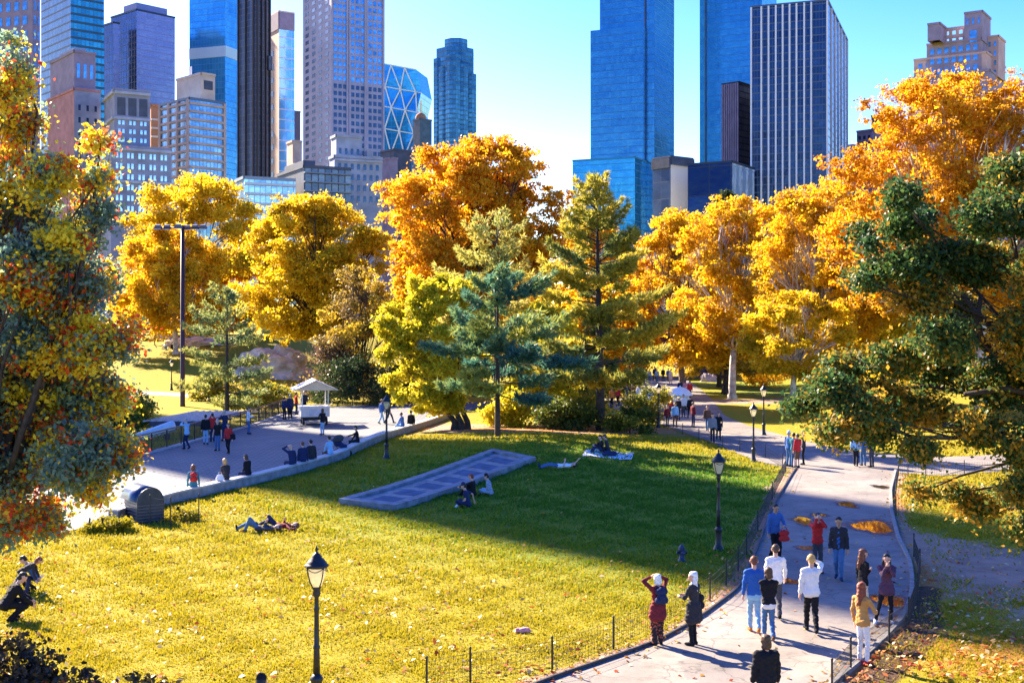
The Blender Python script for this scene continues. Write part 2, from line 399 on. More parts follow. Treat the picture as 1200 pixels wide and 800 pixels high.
def puddle(px, py, wpx, hpx, seed):
    c = G(px, py); pp = py-HY; rx = wpx/2/F*c.y; a = G(px, py-hpx/2); b = G(px, py+hpx/2); ry = (a.y-b.y)/2
    r = random.Random(seed); ph = [r.uniform(0, 6.28) for _ in range(4)]
    mb = MB(); vs = []
    for k in range(48):
        t = 2*math.pi*k/48; rr = 1+0.16*math.sin(2*t+ph[0])+0.12*math.sin(3*t+ph[1])+0.07*math.sin(5*t+ph[2])+0.05*math.sin(9*t+ph[3])
        x = c.x+rx*rr*math.cos(t); y = c.y+ry*rr*math.sin(t); vs.append((x, y, hz(x, y)+0.036))
    mb.add(vs, [tuple(range(48))]); struct(mb.build('puddle', m))
    V = []; T = []
    for k in range(49): 
        for q, t_ in ((0.0,1),(1.0,.75),(1.7,.0)):
            a_ = vs[k % 48]; x = c.x+(a_[0]-c.x)*q; y = c.y+(a_[1]-c.y)*q; V.append((x, y, hz(x, y)+0.0335+0.0003*(seed%5))); T.append(t_)
    F_ = [(k*3+j, (k+1)*3+j, (k+1)*3+j+1, k*3+j+1) for k in range(48) for j in (0,1)]
    struct(npmesh('damp_patch', V, F_, damp, tint=T))
for q in [(1023,618,38,15,1),(941,611,20,9,2),(960,604,14,4,3),(948,643,22,5,4),(993,592,20,5,6),(1032,571,13,4,7),(1042,705,30,15,8),(926,682,16,6,9)]:
    puddle(*q)

# ---- sheets of grass blades and fallen leaves near enough to read
def in_any_walk(x, y):
    r = inpoly(x, y, PL+PR[::-1]) | inpoly(x, y, UL+UR[::-1]) | inpoly(x, y, CN+CF[::-1]) | inpoly(x, y, ZN+ZF[::-1])
    return r
SLAB = px2([(397,591),(462,599),(628,541),(577,531)])
def wob(x, y): return 1.25*(np.sin(x*1.7+y*0.9)+np.sin(x*0.8-y*2.1+1)+np.sin(x*3.1+y*2.7+2)+np.sin(x*5.3-y*4.1))/4
def gattr(a, x, y):
    xi = np.clip(np.searchsorted(xs, x)-1, 0, len(xs)-2); yi = np.clip(np.searchsorted(ys, y)-1, 0, len(ys)-2); return a[yi, xi]
nb_ = 560000
u = rng.random(nb_); d = 1/(1/22.5-(u**0.8)*(1/22.5-1/75.0)); 
xx = (rng.random(nb_)*2-1); xx = np.sign(xx)*np.where(np.abs(xx) < .72, np.abs(xx)/.72*0.46, 0.46+(np.abs(xx)-.72)**1.3*2.2)*d
keep = ~in_any_walk(xx, d) & ~inpoly(xx, d, SLAB) & (rng.random(nb_) > np.maximum(gattr(dirt, xx, d), gattr(painted_shade, xx, d))*0.95) & (seg_dist(xx, d, PL) > 0.12) & (seg_dist(xx, d, PR) > 0.2)
xx, d = xx[keep], d[keep]; n = len(xx)
w = wob(xx, d)
keep = rng.random(n) < np.clip(0.75+0.6*w, 0.15, 1); xx, d, w = xx[keep], d[keep], w[keep]; n = len(xx)
zz = h(xx, d)
sz = 0.78*(0.045+0.05*rng.random(n)+0.03*np.clip(w, 0, 1))*np.clip(d/30, 0.8, 2.0)
an = rng.random(n)*6.283; wd_ = sz*(0.25+0.2*rng.random(n)); lx = rng.normal(0, 0.5, n)*sz; ly = rng.normal(0, 0.5, n)*sz
c, s = np.cos(an)*wd_, np.sin(an)*wd_
v = np.stack([np.stack([xx-c, d-s, zz-0.01], -1), np.stack([xx+c, d+s, zz-0.01], -1), np.stack([xx+lx, d+ly, zz+sz], -1)], 1).reshape(-1, 3)
tint = np.clip(gattr(green, xx, d)*0.8+0.16*rng.normal(0, 1, n)+0.10*w, 0, 1)
gm = leafmat('grass_blades', [(0.0, (0.36,0.285,0.013)), (0.4, (0.29,0.25,0.012)), (0.75, (0.12,0.225,0.012)), (1.0, (0.06,0.17,0.012))], 0.42, 0.7)
go = npmesh('grass', v, np.arange(3*n).reshape(-1, 3), gm, tint=np.repeat(tint, 3))
tag(go, 'short yellowing grass blades covering the park lawn', 'grass', kind='stuff')
def leaf_quads(P, S, tilt=0.5, rg=rng):
    n = len(P); a = rg.random(n)*6.283
    nrm = np.c_[rg.normal(0, tilt, n), rg.normal(0, tilt, n), np.ones(n)]; nrm /= np.linalg.norm(nrm, axis=1)[:,None]
    t = np.c_[np.cos(a), np.sin(a), np.zeros(n)]; t -= nrm*np.sum(t*nrm, 1)[:,None]; t /= np.linalg.norm(t, axis=1)[:,None]
    b = np.cross(nrm, t); S = np.asarray(S)[:,None]
    v = np.stack([P-t*S, P-b*S*0.6+nrm*S*0.25, P+t*S, P+b*S*0.6+nrm*S*0.25], 1).reshape(-1, 3)
    return v, np.arange(4*n).reshape(-1, 4)
nl = 19000
u = rng.random(nl); d = 1/(1/22.5-u*(1/22.5-1/95.0)); xx = (rng.random(nl)*2-1)*0.45*d
lw = np.clip(0.20+gattr(litter, xx, d)*0.9+0.25*wob(xx*0.35, d*0.35)-0.25*gattr(green, xx, d), 0.02, 1)
pathk = in_any_walk(xx, d); lw = np.where(pathk, np.where(np.minimum(seg_dist(xx, d, PL), seg_dist(xx, d, PR)) < 0.5, 0.35, 0.035), lw)
keep = (rng.random(nl) < lw) & ~inpoly(xx, d, SLAB); xx, d = xx[keep], d[keep]
P = np.c_[xx, d, h(xx, d)+0.055]
P[in_any_walk(xx, d), 2] -= 0.015
v, f = leaf_quads(P, 0.045+0.04*rng.random(len(P)), 0.5)
lm = leafmat('fallen_leaves', [(0, (0.45,0.06,0.02)), (0.3, (0.50,0.16,0.03)), (0.6, (0.55,0.33,0.06)), (0.9, (0.55,0.40,0.16)), (1, (0.66,0.56,0.40))], 0.2)
tag(npmesh('fallen_leaves', v, f, lm, tint=np.repeat(rng.random(len(P)), 4)), 'dry red and pale autumn leaves scattered over the grass', 'leaves', kind='stuff')
# ================================================================== TREES
bark_dark = mat('bark_dark', (0.045,0.034,0.03), 0.9, var=0.5, scale=5, bump=0.6)
bark_grey = mat('bark_grey', (0.13,0.105,0.09), 0.9, var=0.5, scale=4, bump=0.6)
bark_pale = mat('bark_sycamore', (0.22,0.18,0.14), 0.8, scale=2.2, bump=0.3, c2=(0.66,0.60,0.52))
gold = leafmat('leaves_gold', [(0, (0.40,0.27,0.012)), (0.35, (0.62,0.42,0.014)), (0.7, (0.76,0.54,0.018)), (1, (0.82,0.66,0.04))], 0.58)
amber = leafmat('leaves_amber', [(0, (0.50,0.27,0.01)), (0.35, (0.70,0.41,0.012)), (0.7, (0.80,0.51,0.016)), (1, (0.84,0.62,0.03))], 0.6)
orange = leafmat('leaves_orange', [(0, (0.55,0.25,0.01)), (0.4, (0.74,0.385,0.012)), (0.75, (0.82,0.48,0.018)), (1, (0.84,0.59,0.04))], 0.6)
lemon = leafmat('leaves_lemon', [(0, (0.26,0.28,0.015)), (0.35, (0.50,0.44,0.018)), (0.7, (0.70,0.58,0.03)), (1, (0.80,0.70,0.06))], 0.55)
mixedred = leafmat('leaves_turning', [(0, (0.12,0.22,0.21)), (0.36, (0.20,0.31,0.22)), (0.48, (0.34,0.40,0.09)), (0.50, (0.66,0.05,0.02)), (0.565, (0.70,0.12,0.02)), (0.60, (0.72,0.48,0.02)), (0.75, (0.78,0.59,0.03)), (1, (0.82,0.68,0.05))], 0.55)  # cool end imitates shaded, hazy leaves; yellow end also stands for sunlit ones
oakgreen = leafmat('leaves_oak', [(0, (0.025,0.07,0.025)), (0.42, (0.06,0.12,0.032)), (0.62, (0.12,0.16,0.032)), (0.72, (0.32,0.21,0.025)), (1, (0.55,0.30,0.03))], 0.48)
brownish = leafmat('leaves_brown', [(0, (0.12,0.07,0.06)), (0.4, (0.22,0.16,0.05)), (0.6, (0.42,0.29,0.03)), (1, (0.68,0.48,0.03))], 0.45)
darkgreen = leafmat('leaves_dark', [(0, (0.02,0.04,0.02)), (0.6, (0.05,0.08,0.022)), (1, (0.16,0.15,0.03))], 0.35)
shrubm = leafmat('leaves_shrub', [(0, (0.05,0.09,0.02)), (0.5, (0.17,0.19,0.025)), (0.8, (0.40,0.32,0.03)), (1, (0.6,0.42,0.03))], 0.45)
pineblue = leafmat('needles_blue', [(0, (0.03,0.11,0.09)), (0.4, (0.07,0.19,0.14)), (0.7, (0.18,0.27,0.09)), (1, (0.44,0.40,0.05))], 0.45)
pinegold = leafmat('needles_gold', [(0, (0.05,0.12,0.07)), (0.35, (0.18,0.21,0.05)), (0.65, (0.42,0.36,0.04)), (1, (0.62,0.48,0.06))], 0.48)  # gold end stands in for sunlit needles
pinepale = leafmat('needles_pale', [(0, (0.10,0.17,0.09)), (0.4, (0.24,0.28,0.09)), (0.7, (0.42,0.40,0.09)), (1, (0.58,0.48,0.10))], 0.48)

def leaves_at(P, S, rg, asp=0.62, tilt=1.0):
    """folded four-cornered leaves, one per row of P"""
    n = len(P); a = rg.normal(0, 1, (n, 3)); a[:, 2] = a[:, 2]*tilt+0.25
    nrm = a/np.linalg.norm(a, axis=1)[:, None]
    t = rg.normal(0, 1, (n, 3)); t -= nrm*np.sum(t*nrm, 1)[:, None]; t /= np.linalg.norm(t, axis=1)[:, None]+1e-9
    b = np.cross(nrm, t); S = np.asarray(S)[:, None]
    v = np.stack([P-t*S, P-b*S*asp+nrm*S*0.22, P+t*S, P+b*S*asp+nrm*S*0.22], 1).reshape(-1, 3)
    return v, np.arange(4*n).reshape(-1, 4)

def curve_pts(a, b, rr, n=5, sag=0.12):
    a, b = Vector(a), Vector(b); L_ = (b-a).length; pts = []
    j = [Vector((rr.uniform(-1,1), rr.uniform(-1,1), rr.uniform(-0.5,1)))*L_*sag*0.5 for _ in range(2)]
    for i in range(n):
        t = i/(n-1); p = a.lerp(b, t)+j[0]*math.sin(math.pi*t)+j[1]*math.sin(2*math.pi*t)*0.5
        pts.append(p)
    return pts

def broadleaf(name, label, group, base, lobes, trunk_h, trunk_r, lm, leaf, ncl, per, bark, seed, tint=(0.5, 0.2, 0.12),
              cl_r=0.75, lean=(0,0), flat=0.75, stems=1, cat='tree', lbias=None, twig=3, limb_r=1.0, lobew=0.7, shell=0.55, limb_frac=1.0, parts=True):
    """lobes: (x,y,z,rx,ry,rz) relative to the base"""
    rg = np.random.default_rng(seed); rr = random.Random(seed)
    root = empty(name, base); tag(root, label, cat, group)
    lob = np.array(lobes, float); wts = (lob[:,3]*lob[:,4]*lob[:,5])**0.72; wts /= wts.sum()
    which = rg.choice(len(lob), ncl, p=wts)
    dirs = rg.normal(0, 1, (ncl, 3)); dirs /= np.linalg.norm(dirs, axis=1)[:, None]
    rad = shell+(1-shell)*rg.random(ncl)**0.7; rad *= 1+0.12*rg.normal(0, 1, ncl)
    C = lob[which, :3]+dirs*lob[which, 3:6]*rad[:, None]
    lt = rg.normal(0, 1, len(lob)); ct = tint[0]+(np.array(lbias)[which] if lbias is not None else 0)+tint[1]*lobew*lt[which]+tint[1]*(1.15-0.65*lobew)*rg.normal(0, 1, ncl)
    crr = cl_r*(0.55+0.8*rg.random(ncl))
    cnt = np.maximum(4, (per*(0.4+1.2*rg.random(ncl))).astype(int))
    idx = np.repeat(np.arange(ncl), cnt); n = len(idx)
    off = rg.normal(0, 0.55, (n, 3)); off[:, 2] *= flat
    P = C[idx]+off*crr[idx][:, None]
    S = leaf*(0.7+0.6*rg.random(n))
    v, f = leaves_at(P, S, rg)
    ti = np.clip(ct[idx]+tint[2]*rg.normal(0, 1, n), 0, 1)
    # wood
    mb = MB()
    fork = Vector((lean[0], lean[1], trunk_h))
    for s in range(stems):
        o = Vector((rr.uniform(-.5,.5), rr.uniform(-.4,.4), 0))*(0 if stems == 1 else 1.3)
        fk = fork+o*1.3
        sway = Vector((rr.uniform(-.1,.1), rr.uniform(-.1,.1), 0))*trunk_h*0.25
        tr = trunk_r/(stems**0.5)
        mb.tube([o+Vector((0,0,-0.4)), o+Vector((0,0,0.12)), o+Vector((0,0,0.5)), (o+fk)*0.5+sway, fk], [tr*1.9, tr*1.5, tr*1.12, tr*0.95, tr*0.8], 9)
        ks = [k for k in range(len(lob)) if k % stems == s]
        for k in ks:
            if rr.random() > limb_frac*(0.55 if len(lob) > 40 else 1): continue
            c = Vector(lob[k, :3])+Vector((0,0,-0.35*lob[k,5])); r0 = tr*rr.uniform(0.26, 0.5)*limb_r*(0.8 if len(lob) > 30 else 1)
            st = o.lerp(fk, rr.uniform(0.72, 1.0)); pts = curve_pts(st, c, rr, 6, 0.22)
            mb.tube(pts, [r0*(1-0.75*i/5) for i in range(6)], 6)
            mem = np.nonzero(which == k)[0]
            for q in mem[:twig*2]:
                pt = Vector(pts[rr.randint(2, 5)])
                mb.tube(curve_pts(pt, C[q], rr, 4, 0.25), [r0*0.22, r0*0.16, r0*0.1, r0*0.05], 4, cap=False)
    mb.build('trunk', bark, root, smooth=True)
    npmesh('crown', v, f, lm, root, tint=np.repeat(ti, 4))
    return root

def auto_lobes(w, d, z0, z1, n, seed, prof='round', size=0.36):
    """lobes spread evenly over the crown's hull with some inside; heights are stratified so no side stays bare"""
    rr = random.Random(seed*7+1); out = []; H = z1-z0
    ts = [(i+rr.uniform(0.1, 0.9))/n for i in range(n)]; rr.shuffle(ts); a = rr.uniform(0, 6.28)
    wob_ = [rr.uniform(0, 6.28) for _ in range(4)]
    for t in ts:
        if prof == 'round': e = math.sqrt(max(0, 1-(2*t-1)**2))*0.9+0.1
        elif prof == 'dome': e = math.sqrt(max(0, 1-abs((t-0.28)/0.74)**2.6))
        elif prof == 'cone': e = (1-t)**0.8+0.06
        a += 2.399963+rr.uniform(-.35, .35)
        q = rr.uniform(0.78, 1.0) if rr.random() < 0.62 else rr.uniform(0.0, 0.75)
        q *= 1+0.10*math.sin(3*a+wob_[0])+0.08*math.sin(5*a+9*t+wob_[1])+0.08*math.sin(7*t*3+wob_[2])
        rxy = size*rr.uniform(0.7, 1.25)
        x = math.cos(a)*q*e*(1-rxy*0.5)*w/2; y = math.sin(a)*q*e*(1-rxy*0.5)*d/2; z = z0+H*(0.04+0.90*t)
        k = 0.75+0.25*e
        out.append((x, y, z, rxy*w/2*k, rxy*d/2*k, rxy*min(w, H)/2*k*0.8))
    return out

def tree_px(name, label, group, D, box, basepx, n, lm, leaf, ncl, per, bark, seed, prof='round', trunk_r=0.35, size=0.36, dep=0.9, fork=0.45, **kw):
    x0, y0, x1, y1 = box; bx = (basepx-CX)/F*D; bz = hz(bx, D)
    w = (x1-x0)/F*D; cx = ((x0+x1)/2-CX)/F*D-bx
    zt = CAMZ+(HY-y0)/F*D-bz; zb = CAMZ+(HY-y1)/F*D-bz
    zb = max(zb, 0.5)
    n = int(n*3.4); ncl = int(ncl*2.9); per = int(per*0.8); leaf = leaf*0.68; size = size*0.58; kw['cl_r'] = kw.get('cl_r', .75)*0.55; kw.setdefault('shell', 0.15); kw.setdefault('flat', 0.6)
    lob = [(l[0]+cx, *l[1:]) for l in auto_lobes(w, w*dep, zb, zt, n, seed, prof, size)]
    th = zb+(zt-zb)*fork*0.5 if fork else zb+0.5
    return broadleaf(name, label, group, (bx, D, bz), lob, th, trunk_r, lm, leaf, ncl, per, bark, seed, lean=(cx*0.3, 0), **kw)

def pine(name, label, group, base, H, zc, R, seed, lm, tint=0.45, prof=1.0, tuft=0.30, dens=1.0, whorl=0.75, bark=bark_dark, lean=(0,0), cat='pine tree', gap=0.12, up=0.35):
    rg = np.random.default_rng(seed); rr = random.Random(seed)
    root = empty(name, base); tag(root, label, cat, group)
    mb = MB(); r0 = H*0.017
    mb.tube([(0,0,-0.4),(0,0,0.3),(lean[0]*.3,lean[1]*.3,H*0.35),(lean[0]*.7,lean[1]*.7,H*0.7),(lean[0],lean[1],H*0.985)], [r0*1.35,r0*1.1,r0*0.8,r0*0.42,0.02], 9)
    TP = []; TD = []; TT = []
    z = zc; k = 0
    while z < H-0.3:
        t = (z-zc)/(H-zc); nb = rr.randint(4, 6) if t < 0.85 else 4
        Rz = R*((1-t)**prof*0.97+0.05)*(0.75 if t < 0.06 else 1)
        a0 = rr.uniform(0, 6.28)
        for b in range(nb):
            if rr.random() < gap: continue
            a = a0+2*math.pi*b/nb+rr.uniform(-.3,.3); Lb = Rz*rr.choice((rr.uniform(0.40, 0.7), rr.uniform(0.7, 1.2), rr.uniform(0.8, 1.15)))*(1+0.18*math.sin(a+seed))
            zt = z+rr.uniform(-.45,.45)
            slope = -0.14+0.8*t**1.4+rr.uniform(-.16,.18)
            st = Vector((lean[0]*zt/H, lean[1]*zt/H, zt)); dx = Vector((math.cos(a), math.sin(a), 0)); sd = Vector((-dx.y, dx.x, 0))
            bp = lambda q: st+dx*(Lb*q)+Vector((0,0,Lb*(slope*q+up*0.5*q*q)))
            mb.tube([bp(0), bp(.35), bp(.7), bp(.97)], [r0*0.32*(1-t*.6), r0*0.22*(1-t*.6), r0*0.13*(1-t*.5), 0.012], 5, cap=False)
            bt = rr.gauss(0, 0.20)
            q = rr.uniform(0.28, 0.5)
            while q < 1.0:
                for sg in (-1, 1):
                    Lt = Lb*0.42*(1.05-q)+0.25; m_ = max(1, int(Lt/0.28*dens))
                    td = (dx*0.75+sd*sg*0.8+Vector((0,0,rr.uniform(-0.05,0.3)))).normalized()
                    for i in range(m_):
                        u = (i+0.6)/m_
                        TP.append(bp(q)+td*(Lt*u)+Vector((rr.gauss(0,.07),rr.gauss(0,.07),rr.gauss(0,.12)))); TD.append((td*0.6+dx*0.3+Vector((0,0,0.45))).normalized()); TT.append(tint-.12+bt+0.30*q)  # tint rises outward: shaded inside and sunlit tips painted into the needles
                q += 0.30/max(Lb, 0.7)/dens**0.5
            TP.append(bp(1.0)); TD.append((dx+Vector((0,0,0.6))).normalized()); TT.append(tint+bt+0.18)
        z += whorl*(1-0.45*t)*rr.uniform(0.85, 1.15)
    for zt in np.arange(H-0.9, H+0.05, 0.16):
        TP.append(Vector((lean[0], lean[1], zt))); TD.append(Vector((rr.uniform(-.6,.6), rr.uniform(-.6,.6), 0.8)).normalized()); TT.append(tint+.1)
    TP = np.array([tuple(v) for v in TP]); TD = np.array([tuple(v) for v in TD]); TT = np.array(TT)
    ne = 13; n = len(TP)*ne; idx = np.repeat(np.arange(len(TP)), ne)
    d = TD[idx]*0.8+rg.normal(0, 0.55, (n, 3)); d /= np.linalg.norm(d, axis=1)[:, None]
    s = np.cross(d, rg.normal(0, 1, (n, 3))); s /= np.linalg.norm(s, axis=1)[:, None]+1e-9
    ln = tuft*(0.7+0.6*rg.random(n))[:, None]; wd = ln*0.13
    p = TP[idx]+rg.normal(0, 0.05, (n, 3))
    v = np.stack([p-s*wd, p+s*wd, p+d*ln], 1).reshape(-1, 3)
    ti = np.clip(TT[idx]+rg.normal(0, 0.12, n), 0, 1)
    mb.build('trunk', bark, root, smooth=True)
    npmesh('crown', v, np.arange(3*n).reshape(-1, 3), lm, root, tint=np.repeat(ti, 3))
    return root

# ---- the tall turning tree close on the left: narrow crown with two points
def left_tree():
    D = 22.5; bx = -10.3; base = (bx, D, 0.0)
    lob = []
    rr = random.Random(5)
    def add(px, py, rpx, dy=0, rz=1.0):
        w = W(px, py, D+dy); r = rpx/F*D
        lob.append((w.x-bx, dy, w.z, r, r, r*rz))
    # pixel radii follow the photo's outline
    for px, py, r in [(16,45,12),(18,80,22),(10,115,32),(25,150,34),(8,190,40),(40,215,44),(70,205,26),(118,172,17),(120,205,24),(112,245,32),
                      (30,262,55),(85,285,46),(20,320,55),(70,340,52),(115,330,34),(128,395,30),(90,400,55),(30,400,55),(110,455,46),(50,470,58),(0,480,50),
                      (140,465,18),(130,520,36),(85,535,52),(25,550,55),(150,548,16),(110,575,26),(60,605,36),(15,615,42),(-25,300,60),(-40,440,60),(-40,560,60)]:
        for k in range(2):
            add(px+rr.uniform(-10,4), py+rr.uniform(-8,8), r*rr.uniform(0.5,0.8), rr.uniform(-1.1, 1.1)*min(1, r/40), 1.05)
    bias = [0.17 if l[2] > 9.4 else (0.13 if rr.random() < .4 else -0.09) for l in lob]  # top lobes pushed to yellow, a sunlit look put into the leaf colour
    t = broadleaf('turning_maple', 'tall pointed tree at the left edge with grey-green, yellow and red leaves', None, base, lob, 4.6, 0.17, mixedred, 0.050, 2200, 60, bark_dark, 11, lean=(1.2,0), lbias=bias, lobew=0.25,
              tint=(0.46, 0.24, 0.045), cl_r=0.27, flat=0.75, twig=3, shell=0.3)
    return t
left_tree()
# ---- the green oak reaching in from the right edge
def right_tree():
    D = 23.0; bx = 11.6; base = (bx, D, 0.0); lob = []; rr = random.Random(9)
    for px, py, r in [(1190,200,34),(1175,250,46),(1130,262,34),(1090,250,26),(1040,235,22),(1062,262,30),(1020,268,18),(1010,292,14),(1100,300,36),(1150,310,46),(1190,330,46),(1062,312,30),
                      (1030,322,26),(1075,350,34),(1130,365,40),(1180,390,50),(1010,330,14),(1085,400,36),(1050,420,36),(1120,430,46),(1175,450,48),(1000,432,30),(970,455,28),(945,475,22),(965,500,26),(1000,480,34),
                      (1040,470,40),(1090,480,42),(1140,500,36),(1060,520,26),(1020,505,22),(1190,520,44),(1185,570,32),(1165,600,26),(1185,615,18),(1087,580,15),(1135,580,20),(1230,300,70),(1250,420,80),(1250,540,60),(1240,200,50)]:
        w = W(px, py, D); q = r/F*D
        lob.append((w.x-bx, rr.uniform(-1.5,1.5)*min(1, r/35), w.z, q*0.73, q*0.73, q*0.55))
    root = broadleaf('green_oak', 'dark green oak with rusty leaf clusters leaning in over the walk from the right edge', None, base, lob, 5.2, 0.22, oakgreen, 0.047, 2250, 74, bark_dark, 23,
              lbias=[(-.22 if (l[2] > 7.6 and l[0] < -3.0) else .06) for l in lob], lobew=.45, tint=(0.50, 0.24, 0.12), cl_r=0.25, flat=0.7, twig=2, shell=0.4)
    mb = MB()
    for pts, r in [([(1215,520),(1175,512),(1140,500),(1105,498)],0.13), ([(1230,420),(1190,395),(1150,400),(1120,385)],0.11), ([(1250,470),(1180,455),(1130,462)],0.08), ([(1215,410),(1150,375),(1128,345)],0.09), ([(1150,402),(1145,372),(1150,345)],0.07)]:
        P = [W(a, b, D-0.3)-Vector(base) for a, b in pts]
        mb.tube(P, [r*(1-0.22*i) for i in range(len(P))], 7)
    mb.build('limb', bark_dark, root, smooth=True)
right_tree()

g_far = 'autumn trees at the back of the park'
# left rear
tree_px('autumn_tree', 'broad yellow tree below the tan banded apartment block, behind the floodlight pole', g_far, 178, (142,203,318,330), 225, 20, gold, 0.30, 620, 42, bark_grey, 31, 'dome', 0.4, cl_r=1.5)
tree_px('autumn_tree', 'honey orange tree in front of the broad yellow one, trunk beside the floodlight pole', g_far, 160, (132,262,268,395), 206, 22, amber, 0.26, 620, 44, bark_pale, 32, 'dome', 0.3, cl_r=1.3, limb_frac=1.0)
tree_px('autumn_tree', 'large golden tree with a dark forking trunk beside the grey rock', g_far, 138, (272,228,468,396), 378, 30, gold, 0.25, 1000, 46, bark_dark, 33, 'dome', 0.42, cl_r=1.15, fork=0.2, twig=5)
tree_px('autumn_tree', 'highest orange tree in the middle, its crown rising above the pines', g_far, 122, (448,155,664,380), 560, 40, orange, 0.24, 1150, 46, bark_dark, 34, 'round', 0.45, tint=(0.38,0.22,0.12), cl_r=1.05, twig=4)
tree_px('bare_tree', 'thin dark brown half bare tree right of the golden tree', g_far, 116, (365,305,470,470), 418, 18, brownish, 0.17, 260, 30, bark_dark, 35, 'round', 0.22, cl_r=0.9, fork=0.2, twig=7)
tree_px('lemon_tree', 'lemon yellow tree with several leaning trunks left of the blue-green pine', None, 81, (438,320,580,486), 543, 22, lemon, 0.17, 780, 40, bark_dark, 36, 'round', 0.36, cl_r=0.6, stems=4, fork=0.25, twig=4)
tree_px('understory_tree', 'low yellow-green tree filling the gap between the two pines', None, 88, (575,352,715,490), 640, 18, lemon, 0.17, 560, 40, bark_dark, 37, 'round', 0.22, cl_r=0.7)
# right rear: sycamores
tree_px('sycamore_tree', 'amber sycamore standing directly right of the tall golden pine', g_far, 132, (728,240,862,430), 800, 24, amber, 0.22, 640, 40, bark_grey, 41, 'round', 0.32, cl_r=0.95, twig=7, limb_r=1.4)
tree_px('sycamore_tree', 'amber sycamore with pale branches in front of the dark striped tower', g_far, 118, (790,225,945,410), 858, 32, amber, 0.20, 720, 36, bark_pale, 42, 'round', 0.34, cl_r=0.85, twig=9, fork=0.2, limb_r=1.5)
tree_px('sycamore_tree', 'pale-trunked honey sycamore right of the striped tower, beside the green oak', g_far, 108, (880,205,1050,415), 972, 36, amber, 0.19, 820, 36, bark_pale, 43, 'dome', 0.36, cl_r=0.8, twig=9, fork=0.2, limb_r=1.5)
tree_px('sycamore_tree', 'big orange sycamore filling the upper right corner below the stepped tower', g_far, 96, (975,80,1265,360), 1150, 56, orange, 0.19, 1500, 42, bark_pale, 44, 'dome', 0.45, tint=(0.30,0.2,0.12), cl_r=0.85, twig=6, limb_r=1.4)
tree_px('sycamore_tree', 'low spreading cream yellow sycamore above the right-hand lawn', g_far, 98, (862,340,1010,445), 930, 22, gold, 0.17, 560, 34, bark_pale, 45, 'round', 0.25, cl_r=0.65, twig=5)
tree_px('brown_tree', 'small olive brown tree with a short dark trunk right of the stone bridge', g_far, 140, (790,372,888,440), 843, 16, brownish, 0.2, 420, 40, bark_dark, 46, 'dome', 0.26, cl_r=0.8, tint=(0.7,0.2,0.14))
tree_px('evergreen_tree', 'dark evergreen peeping out before the dark glass podium', g_far, 175, (818,222,880,300), 848, 12, darkgreen, 0.25, 240, 36, bark_dark, 47, 'cone', 0.3, cl_r=1.0)
tree_px('yellow_tree', 'bright yellow small tree seen under the oak on the right slope', g_far, 112, (990,330,1110,420), 1050, 16, lemon, 0.2, 420, 38, bark_pale, 48, 'dome', 0.22, cl_r=0.8)
tree_px('yellow_tree', 'golden tree mostly hidden behind the green oak at the right edge', g_far, 108, (1090,330,1260,440), 1180, 18, gold, 0.2, 480, 38, bark_pale, 49, 'dome', 0.25, cl_r=0.85)
# fill behind: one more row of autumn crowns on the rise
fill = [(470,330,580,440,112,gold,'golden tree in the dim gap left of the lemon yellow tree'),(640,330,760,445,128,amber,'amber tree low behind the golden pine'),(800,330,900,425,126,amber,'low amber tree under the pale-branched sycamore'),(130,310,280,400,185,amber,'low amber tree at the back of the slope'),(-10,300,130,400,196,gold,'yellow tree glimpsed behind the turning tree, far left'),(455,300,560,410,150,amber,'amber tree behind the lemon yellow tree'),(640,255,745,400,158,amber,'amber tree behind the tall golden pine'),
        (250,290,330,390,186,orange,'orange tree between the yellow tree and the golden tree'),(700,300,800,420,172,orange,'deep orange tree behind the stone bridge'),(560,300,660,430,140,gold,'golden tree showing between the two pines'),
        (860,290,960,420,165,gold,'golden tree deep behind the pale-branched sycamores'),(1180,260,1330,420,150,amber,'amber tree beyond the oak at the far right edge'),(960,300,1080,420,150,orange,'orange tree behind the honey sycamore')]
for i, (x0,y0,x1,y1,D,lm,lab) in enumerate(fill):
    tree_px('autumn_tree', lab, g_far, D, (x0,y0,x1,y1), (x0+x1)/2, 16, lm, 0.30, 380, 36, bark_dark, 60+i, 'dome', 0.3, cl_r=1.25)

# ---- pines on the lawn
def pine_px(label, bx, by, top, zc, R, seed, lm, **kw):
    b = G(bx, by); H = CAMZ+(HY-top)/F*b.y-b.z
    return pine(kw.pop('name', 'pine_tree'), label, 'pines on the park lawn', b, H, zc, R, seed, lm, **kw)
pine_px('blue-green white pine, shorter, whose bare trunk stands at the lawn\'s middle', 583, 511, 322, 2.8, 4.7, 71, pineblue, prof=0.6, tint=0.52, tuft=0.36, dens=1.4, whorl=0.66, gap=0.24)
pine_px('tall golden green pine with layered boughs and a ragged leaning top', 704, 504, 206, 3.0, 5.7, 72, pinegold, prof=0.78, tint=0.52, tuft=0.36, dens=1.4, whorl=0.66, gap=0.24, lean=(-0.3,0))
pine_px('pale grey-green pine top showing below the highest orange tree', 582, 492, 250, 5.0, 4.8, 73, pinepale, prof=0.6, tint=0.72, tuft=0.36, whorl=1.1)
pine('pine_tree', 'small open conifer behind the plaza railing, left of the vendor cart', 'pines on the park lawn', G(266, 487), 10.0, 1.2, 4.4, 74, pinepale, prof=0.7, tint=0.33, tuft=0.34, whorl=0.9, gap=0.2)

